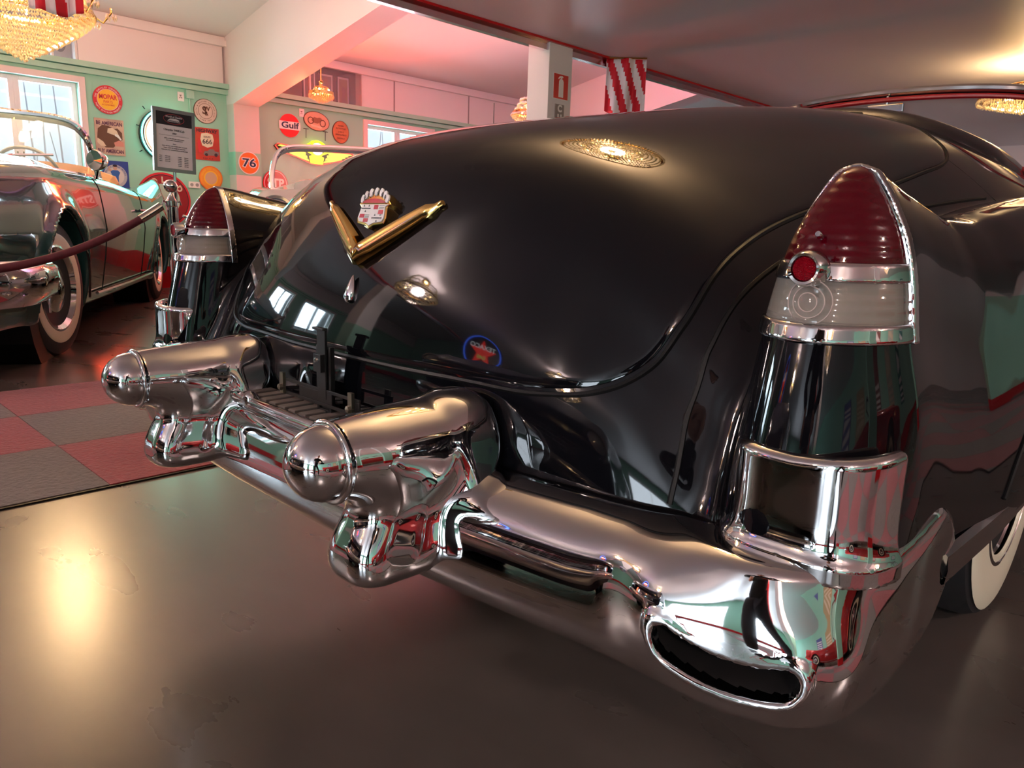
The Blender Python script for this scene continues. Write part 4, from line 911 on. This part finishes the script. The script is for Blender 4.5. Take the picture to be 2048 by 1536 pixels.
props(d.build('arm_crystals',CRY,c1),kind='stuff')
c2=chandelier('small brass chandelier on a long rod below the rafter, before the gallery',(-7.65,5.45,2.52),.155,.14,roof(-7.65),6,nb=4,style='tray')
chandelier('glowing chandelier half hidden behind the white pillar',(-6.1,7.85,2.45),.35,.22,roof(-6.1),18,nb=6)
chandelier('round tiered chandelier at the far right, beyond the black car windscreen',(-.55,8.9,2.30),.50,.22,2.62,34,style='tray',nb=8)
chandelier('round crystal chandelier hanging just above the black trunk',(-.25,1.95,2.34),.36,.08,2.62,48,style='tray',nb=8,dens=1.5)
chandelier('unseen crystal chandelier over the aisle behind the photographer, added as fill light',(-2.6,-1.6,2.30),.36,.26,2.62,110,nb=6,col=(1,.80,.76))  # added out of view to brighten the low ceiling
# ================================================================== FLAGS
def flag(label,loc,w,h,rot,tilt=.5,n=7):
    """stars-and-stripes cloth hanging in folds; local x across, z down"""
    root=empty('flag',loc,label,'flag',rot); V=[];NX,NZ=28,14
    for j in range(NZ+1):
        for i in range(NX+1):
            u=i/NX; t=j/NZ; V.append((w*(u-.5)*(1-.25*t*0),.035*math.sin(u*9+t*2)+.02*math.sin(u*21),-h*t-tilt*w*(.5-abs(u-.55))*t*.6))
    q=MB(); q.add(V,[(j*(NX+1)+i,j*(NX+1)+i+1,(j+1)*(NX+1)+i+1,(j+1)*(NX+1)+i) for j in range(NZ) for i in range(NX)])
    me=bpy.data.meshes.new('cloth'); me.from_pydata(q.v,[],q.f); o=link('cloth',me,[mat('flag_red',(.62,.01,.025),.7),mat('flag_white',(.80,.74,.74),.7)],root,True)
    for p in me.polygons:
        c=p.center; s=(c.x/w+.5)*n*.8+(c.z/h)*n*.35*tilt; p.material_index=int(math.floor(s))%2
    sd=o.modifiers.new('thickness','SOLIDIFY'); sd.thickness=.003
    MB().tube([(-w*.5,0,.01),(w*.5,0,.01)],.008,6).build('flag_rod',GOLD,root)
    return root
flag('striped flag corner hanging in front of the big chandelier',(-5.0,1.74,2.70),.34,.42,math.radians(66),.35)
flag('red and white striped flag hanging under the low ceiling edge, right of the pillar',(-3.62,6.45,2.60),.40,.50,math.radians(40),.9)
# ================================================================== BARRIER AND PLACARD
def stanchion(label,x,y,group='rope barrier posts'):
    root=empty('stanchion',(x,y,.0095),label,'stanchion',0,group)
    MB().lathe([(0,.0),(.15,.0),(.155,.012),(.14,.028),(.05,.045),(.025,.06),(0,.06)],40).build('foot',CHROME,root,True)
    MB().lathe([(.024,.05),(.024,.955),(.030,.96),(.030,.985),(.024,.99),(.018,1.0),(.010,1.02),(.010,1.03),(0,1.03)],24).build('post',CHROME,root,True)
    b=MB(); b.lathe([(.034*math.cos(t),1.062+.034*math.sin(t)) for t in np.linspace(-PI/2,PI/2,14)],24,cap=False); b.build('ball',CHROME,root,True)
    for a in (0,PI): MB().tube([(0,.02*math.cos(a),.975),(0,.045*math.cos(a),.985),(0,.05*math.cos(a),.965)],.005,6).build('hook',CHROME,root,True)
    return root
stanchion('chrome ball-topped barrier post beside the left tail lamp',-3.0,1.645); stanchion('chrome ball-topped barrier post out past the left edge',-3.05,-.35)
A=Vector((-3.0,1.59,.965)); B=Vector((-3.05,-.30,.965)); pts=[]
for t in np.linspace(0,1,36): p=A.lerp(B,t); p.z-= .33*4*t*(1-t)*1.0; pts.append(tuple(p))
ro=MB().tube(pts[1:-1],.020,12).build('barrier_rope',mat('burgundy_velvet',(.075,.008,.018),.75,noise=(30,(.055,.005,.012))),None,True); props(ro,'burgundy velvet rope slung between the chrome posts','rope')
for e_ in (pts[:3],pts[-3:]): MB().tube(e_,.023,12).build('ferrule',CHROME,ro,True)
ps=empty('placard_stand',(-3.47,1.86,0),'silver-framed information placard on a thin stand behind the chrome post','placard')
MB().lathe([(0,0),(.14,0),(.14,.008),(.01,.012),(0,.012)],32).build('foot',CHROME,ps,True); MB().tube([(0,0,.01),(0,0,1.20)],.009,8).build('post',CHROME,ps,True)
PMt=Matrix.Translation((.02,.0,1.345))@Matrix.Rotation(math.radians(7),4,'Z')@Matrix(((0,0,1,0),(1,0,0,0),(0,1,0,0),(0,0,0,1)))@Matrix.Rotation(-.03,4,'Z')
g=Sign('x','x',PMt); g.o=ps
alu=mat('brushed_alu',(.55,.56,.56),.25,.9)
g.plate([rect((-.128,-.176),(-.108,.176)),rect((.108,-.176),(.128,.176)),rect((-.108,.156),(.108,.176)),rect((-.108,-.176),(.108,-.156))],alu,-.006,.008,'frame'); g.plate(rect((-.112,-.16),(.112,.16)),mat('paper',(.86,.82,.83),.5),-.004,.003,'sheet')
g.plate(rect((-.108,.085),(.108,.156)),mat('header_black',(.02,.018,.025),.4),.003,.004,'sheet_header'); g.line(ell(.062,.026,30,(0,.121)),.0012,mat('logo_red',(.45,.05,.06),.5),.0045,'logo_ring',True)
pT=mat('print_grey',(.10,.09,.10),.6); lw=mat('logo_white',(.7,.68,.68),.5)
g.txt('World of Classics',.015,lw,0,.133,.0045,fit=.10); g.txt('Museum & Event',.011,lw,0,.108,.0045,fit=.075); g.plate([(-.035,.116),(-.02,.124),(.01,.126),(.035,.118),(.03,.113),(-.03,.113)],lw,.004,.005,'logo_car')
g.txt('Chrysler 300E Cab',.016,pT,0,.060,.004,fit=.125); g.txt('1959',.014,pT,0,.041,.004); g.plate(rect((-.09,.028),(.09,.0292)),pT,.003,.004,'rule')
for k,(v,w_,t_) in enumerate(((.012,.12,'6766 cc V8 with two carburettors'),(.002,.10,'automatic transmission'),(-.018,.02,'Eier'),(-.030,.15,'one of few cars built that season'),(-.041,.13,'kept with its original interior'),(-.052,.16,'restored over several winters in Norway'))): g.txt(t_,.008,pT,0,v,.004,fit=w_)
for k in range(4): g.txt('Motor',.006,pT,-.085,-.088-.010*k,.004,fit=.016); g.txt('413 cui',.006,pT,-.045,-.088-.010*k,.004,fit=.03)
for k in range(6): g.txt('Lengde',.006,pT,.03,-.088-.010*k,.004,fit=.022); g.txt('5614 mm',.006,pT,.070,-.088-.010*k,.004,fit=.024)
# ================================================================== THINGS ONLY SEEN MIRRORED IN CHROME AND PAINT, ADDED FILL LIGHTS
def bw(x,z,rot=0): # on the back wall, facing +y
    return Matrix(((-1,0,0,x),(0,0,1,-8.495),(0,1,0,z),(0,0,0,1)))@Matrix.Rotation(rot,4,'Z')
g=Sign('neon_star_sign','blue-ringed neon sign with a red star on the back wall behind the photographer',Matrix(((-1,0,0,-2.1),(0,0,1,-3.2),(0,1,0,1.95),(0,0,0,1))))
g.plate(ell(.42,.42),sBlk,0,.04); g.line(ell(.40,.40,50),.014,neon('neon_blue',(.05,.15,1),3),.06,'neon_tube',True)
g.plate([(.30*math.sin(k*PI/5)*(1 if k%2==0 else .42),.30*math.cos(k*PI/5)*(1 if k%2==0 else .42)) for k in range(10)],nR,.04,.06,'neon_star'); g.txt('TEXACO',.16,neon('neon_white',(.9,.95,1),2.2),0,.12,.065,fit=.56); g.txt('GAS',.10,neon('neon_green',(.05,1,.2),2),0,-.10,.065)
MB().tube([g.fn(0,-.42,.0),g.fn(0,-1.938,.0)],.03,8).build('sign_post',DARK,g.o,True)
g=Sign('neon_script_sign','red neon script on the back wall',bw(-6.5,2.2)); g.plate(rect((-.6,-.2),(.6,.2)),sBlk,0,.02); g.txt('Quality',.36,nR,0,0,.03,fit=1.05)
g=Sign('neon_round_sign','orange and yellow round neon sign on the back wall',bw(-4.6,1.9)); g.plate(ell(.30,.30),neon('neon_amber',(1,.42,.04),1.4),0,.04); g.plate(ell(.24,.24),nR,.04,.05); g.txt('SERVICE',.1,neon('neon_yellow',(1,.78,.02),1.5),0,0,.055,fit=.36)
g=Sign('fill_door','pale glazed doorway in the back wall, added out of view as cool fill light',bw(1.6,1.25),cat='door'); g.plate(rect((-.9,-1.24),(.9,1.1)),FR,0,.03); g.plate([rect((-.82,-.9),(-.04,1.02)),rect((.04,-.9),(.82,1.02))],mat('fill_glow_glass',(.6,.75,.85),.1,emit=(.70,.86,1),es=1.4),.03,.035,'pane')  # glowing doorway added as cool fill, guided by blue-white reflections in the chrome
lamp('AREA',(1.6,-8.4,1.3),65,(.80,.90,1),1.7,(-PI/2,0,0),1.9,'daylight').rotation_euler=(PI/2,0,0)  # fill lamp added in front of the first doorway
g=Sign('fill_door','second glazed doorway added as fill light in the back wall, behind the red open car',bw(4.6,1.25),cat='door'); g.plate(rect((-.9,-1.24),(.9,1.1)),FR,0,.03); g.plate([rect((-.82,-.9),(-.04,1.02)),rect((.04,-.9),(.82,1.02))],mat('fill_glow_glass'),.03,.035,'pane')  # another added doorway whose panes glow as fill
lamp('AREA',(4.6,-8.4,1.3),65,(.80,.90,1),1.7,(PI/2,0,0),1.9,'daylight')  # matching fill lamp added before the second doorway
g=Sign('red_post','red painted roof post behind the photographer',Matrix.Translation((2.55,-2.6,0)),cat='post'); g.plate(ell(.05,.05,20),REDP,0,2.62)
for k,(y,c) in enumerate(((-1.2,(.10,.12,.35)),(.5,(.45,.35,.18)),(2.6,(.18,.04,.03)),(4.8,(.5,.5,.42)),(7.2,(.05,.2,.18)))):
    g=Sign('wall_poster',['deep blue','straw yellow','oxblood','ivory','bottle green'][k]+' striped poster on the right hand wall',Matrix(((0,0,-1,6.995),(-1,0,0,y),(0,1,0,1.6),(0,0,0,1))),cat='poster')
    g.plate(rect((-.5,-.6),(.5,.6)),mat('poster_%s'%['blue','straw','oxblood','ivory','bottle'][k],c,.5),0,.02)
    g.plate([rect((-.42,-.5+.16*j),(.42,-.42+.16*j)) for j in range(6)],sCrm if k%2 else sWht,.02,.025,'stripe')
rc,_=convertible('red open car on the carpet right of the black car',(4.9,.8),math.radians(90),(.35,.008,.01),'red_convertible',fins=.6,seat=(.6,.55,.5))

chandelier('unseen crystal chandelier added as fill light over the right aisle behind the camera',(3.2,-1.9,2.30),.34,.24,2.62,125,nb=6,col=(1,.80,.76))  # invented fixture, lifts the soffit from behind the camera
chandelier('unseen crystal chandelier added as fill light over the red open car',(4.6,2.6,2.30),.34,.24,2.62,125,nb=6,col=(1,.80,.76))  # invented fixture, fill for the right side of the soffit
chandelier('unseen crystal chandelier added as fill light over the navy car',(-.6,-3.9,2.30),.34,.24,2.62,125,nb=6,col=(1,.80,.76))  # invented fixture, fill for the soffit at the back
nc.scale=(1.1,1.1,1.22)
# ================================================================== THE PHOTOGRAPHER (mirrored in the chrome)
def skin(name,nodes,edges,m,parent,sub=2):
    me=bpy.data.meshes.new(name); me.from_pydata([n[:3] for n in nodes],edges,[])
    o=link(name,me,m,parent); md=o.modifiers.new('skin','SKIN'); md.use_smooth_shade=True
    for v,n in zip(me.skin_vertices[0].data,nodes): v.radius=(n[3],n[4] if len(n)>4 else n[3])
    me.skin_vertices[0].data[0].use_root=True
    sd=o.modifiers.new('sub','SUBSURF'); sd.levels=sub; sd.render_levels=sub; return o
jk=mat('black_jacket',(.012,.012,.014),.75,bump=(40,.3)); tr2=mat('dark_trousers',(.018,.02,.03),.8); sk=mat('skin',(.60,.34,.25),.5); hr=mat('short_grey_hair',(.20,.16,.13),.8,bump=(220,.6)); shoe=mat('black_shoe',(.01,.01,.01),.4)
pe=empty('person',(1.55,-.95,0),'person in a black jacket leaning forward to photograph the black car with a phone','person')
off=Vector((-1.55,.95,0))
def L(*p): return (p[0]-1.55,p[1]+.95,p[2])
N=[L(1.54,-1.0,.90)+(.165,.14),L(1.50,-.88,1.14)+(.15,.12),L(1.44,-.74,1.30)+(.17,.12),L(1.38,-.62,1.42)+(.13,.10),L(1.35,-.56,1.50)+(.06,.06),
   L(1.16,-.66,1.38)+(.075,.07),L(1.02,-.52,1.18)+(.055,.055),L(1.09,-.26,1.01)+(.038,.038),
   L(1.60,-.52,1.38)+(.075,.07),L(1.58,-.34,1.17)+(.055,.055),L(1.33,-.20,.99)+(.038,.038)]
skin('jacket',N,[(0,1),(1,2),(2,3),(3,4),(3,5),(5,6),(6,7),(3,8),(8,9),(9,10)],jk,pe)
N=[L(1.53,-.98,1.03)+(.13,.11),L(1.44,-1.02,.88)+(.095,.095),L(1.38,-.92,.50)+(.062,.062),L(1.40,-1.04,.10)+(.045,.045),L(1.63,-.94,.88)+(.095,.095),L(1.70,-.78,.50)+(.062,.062),L(1.72,-.86,.10)+(.045,.045)]
skin('trousers',N,[(0,1),(1,2),(2,3),(0,4),(4,5),(5,6)],tr2,pe)
for x,y in ((1.40,-1.04),(1.72,-.86)):
    skin('shoe',[L(x,y-.03,.05)+(.04,.045),L(x-.01,y+.08,.045)+(.042,.04),L(x-.03,y+.20,.035)+(.038,.03)],[(0,1),(1,2)],shoe,pe)
hc=Vector(L(1.29,-.44,1.55))
def head_mesh():
    bm=bmesh.new(); bmesh.ops.create_uvsphere(bm,u_segments=28,v_segments=20,radius=1)
    for v in bm.verts:
        x,y,z=v.co; w=.078*(1-.18*max(0,-z)**1.5); d=.098; h=.122
        X=x*w; Y=y*d; Z=z*h
        if y>0: Y*=1-.10*max(0,z-.2)
        # jaw, nose, brow, eye sockets, lips
        if y>.3 and z<-.3: Y+=.012*math.exp(-((x)/.4)**2)
        Y+=.028*math.exp(-(x/.14)**2-((z+.12)/.16)**2)*(y>0)
        Y-=.012*sum(math.exp(-((x-s*.38)/.16)**2-((z-.05)/.10)**2) for s in (1,-1))*(y>0)
        Y+=.006*math.exp(-(x/.32)**2-((z+.48)/.07)**2)*(y>0)
        v.co=(X,Y,Z)
    me=bpy.data.meshes.new('head'); bm.to_mesh(me); bm.free(); return me
HM=Matrix.Translation(hc)@Matrix.Rotation(math.radians(18),4,'Z')@Matrix.Rotation(math.radians(-32),4,'X')
me=head_mesh(); me.transform(HM); hd_=link('head',me,sk,pe,True)
q=MB()
for s_ in (1,-1): q.lathe([(0,.010),(.009,.005),(.011,0),(.009,-.005),(0,-.010)],12,HM@Matrix.Translation((s_*.030,.082,.006)),cap=False)
q.build('eyes',mat('eye_dark',(.03,.02,.015),.15),hd_,True)
q=MB()
for s_ in (1,-1): q.lathe([(0,.012),(.016,.010),(.022,0),(.016,-.008),(0,-.010)],12,HM@Matrix.Translation((s_*.080,-.005,-.005))@Matrix.Rotation(s_*PI/2,4,'Y')@Matrix.Diagonal((1.3,.8,1,1)),cap=False)
q.build('ears',sk,hd_,True)
me=head_mesh(); bm=bmesh.new(); bm.from_mesh(me); bmesh.ops.delete(bm,geom=[v for v in bm.verts if v.co.z<.035+(.055 if v.co.y>.03 else -.07 if v.co.y<-.02 else 0)],context='VERTS'); bm.to_mesh(me); bm.free()
for v in me.vertices: v.co*=1.06
me.transform(HM); link('hair',me,hr,hd_,True)
skin('neck',[tuple(Vector(L(1.35,-.56,1.47)))+(.055,.055),tuple(hc+Vector((.02,-.03,-.06)))+(.055,.055)],[(0,1)],sk,pe,1)
# phone just behind the lens, hands closed round it
VM=look_matrix(*[math.radians(a) for a in (43.949,11.820,1.841)]).to_4x4(); PH=Matrix.Translation(Vector(L(1.146,0,.91)))@VM
ph=MB().box((-.115,-.058,.010),(.045,.020,.019),PH).build('phone',mat('phone_black',(.01,.01,.012),.15),pe,bevel=.003)
MB().box((-.112,-.055,.0191),(.042,.017,.0194),PH).build('phone_screen',mat('phone_glass',(.02,.02,.03),.05,emit=(.5,.45,.45),es=.3),ph)
def hand(cx,sg,wr):
    T=lambda u,v,w: tuple(PH@Vector((cx+sg*u,v,w)))
    q=[wr+(.028,.024),T(.035,-.035,.050)+(.030,.016),T(.020,-.020,.045)+(.032,.015)]
    h_=skin('hand',q,[(0,1),(1,2)],sk,pe)
    for k in range(4):
        v=-.042+.019*k; l=[.9,1,1.05,.92][k]
        skin('finger',[T(.022,v,.042)+(.0095,),T(.030,v,.018)+(.009,),T(.022,v,.000)+(.0085,),T(.022-.020*l,v,-.004)+(.0075,)],[(0,1),(1,2),(2,3)],sk,h_)
    skin('thumb',[T(.030,-.030,.045)+(.012,),T(.012,-.020,.034)+(.011,),T(-.008,-.005,.028)+(.009,)],[(0,1),(1,2)],sk,h_)
hand(.050,1,L(1.33,-.20,.99)); hand(-.120,-1,L(1.09,-.26,1.01))
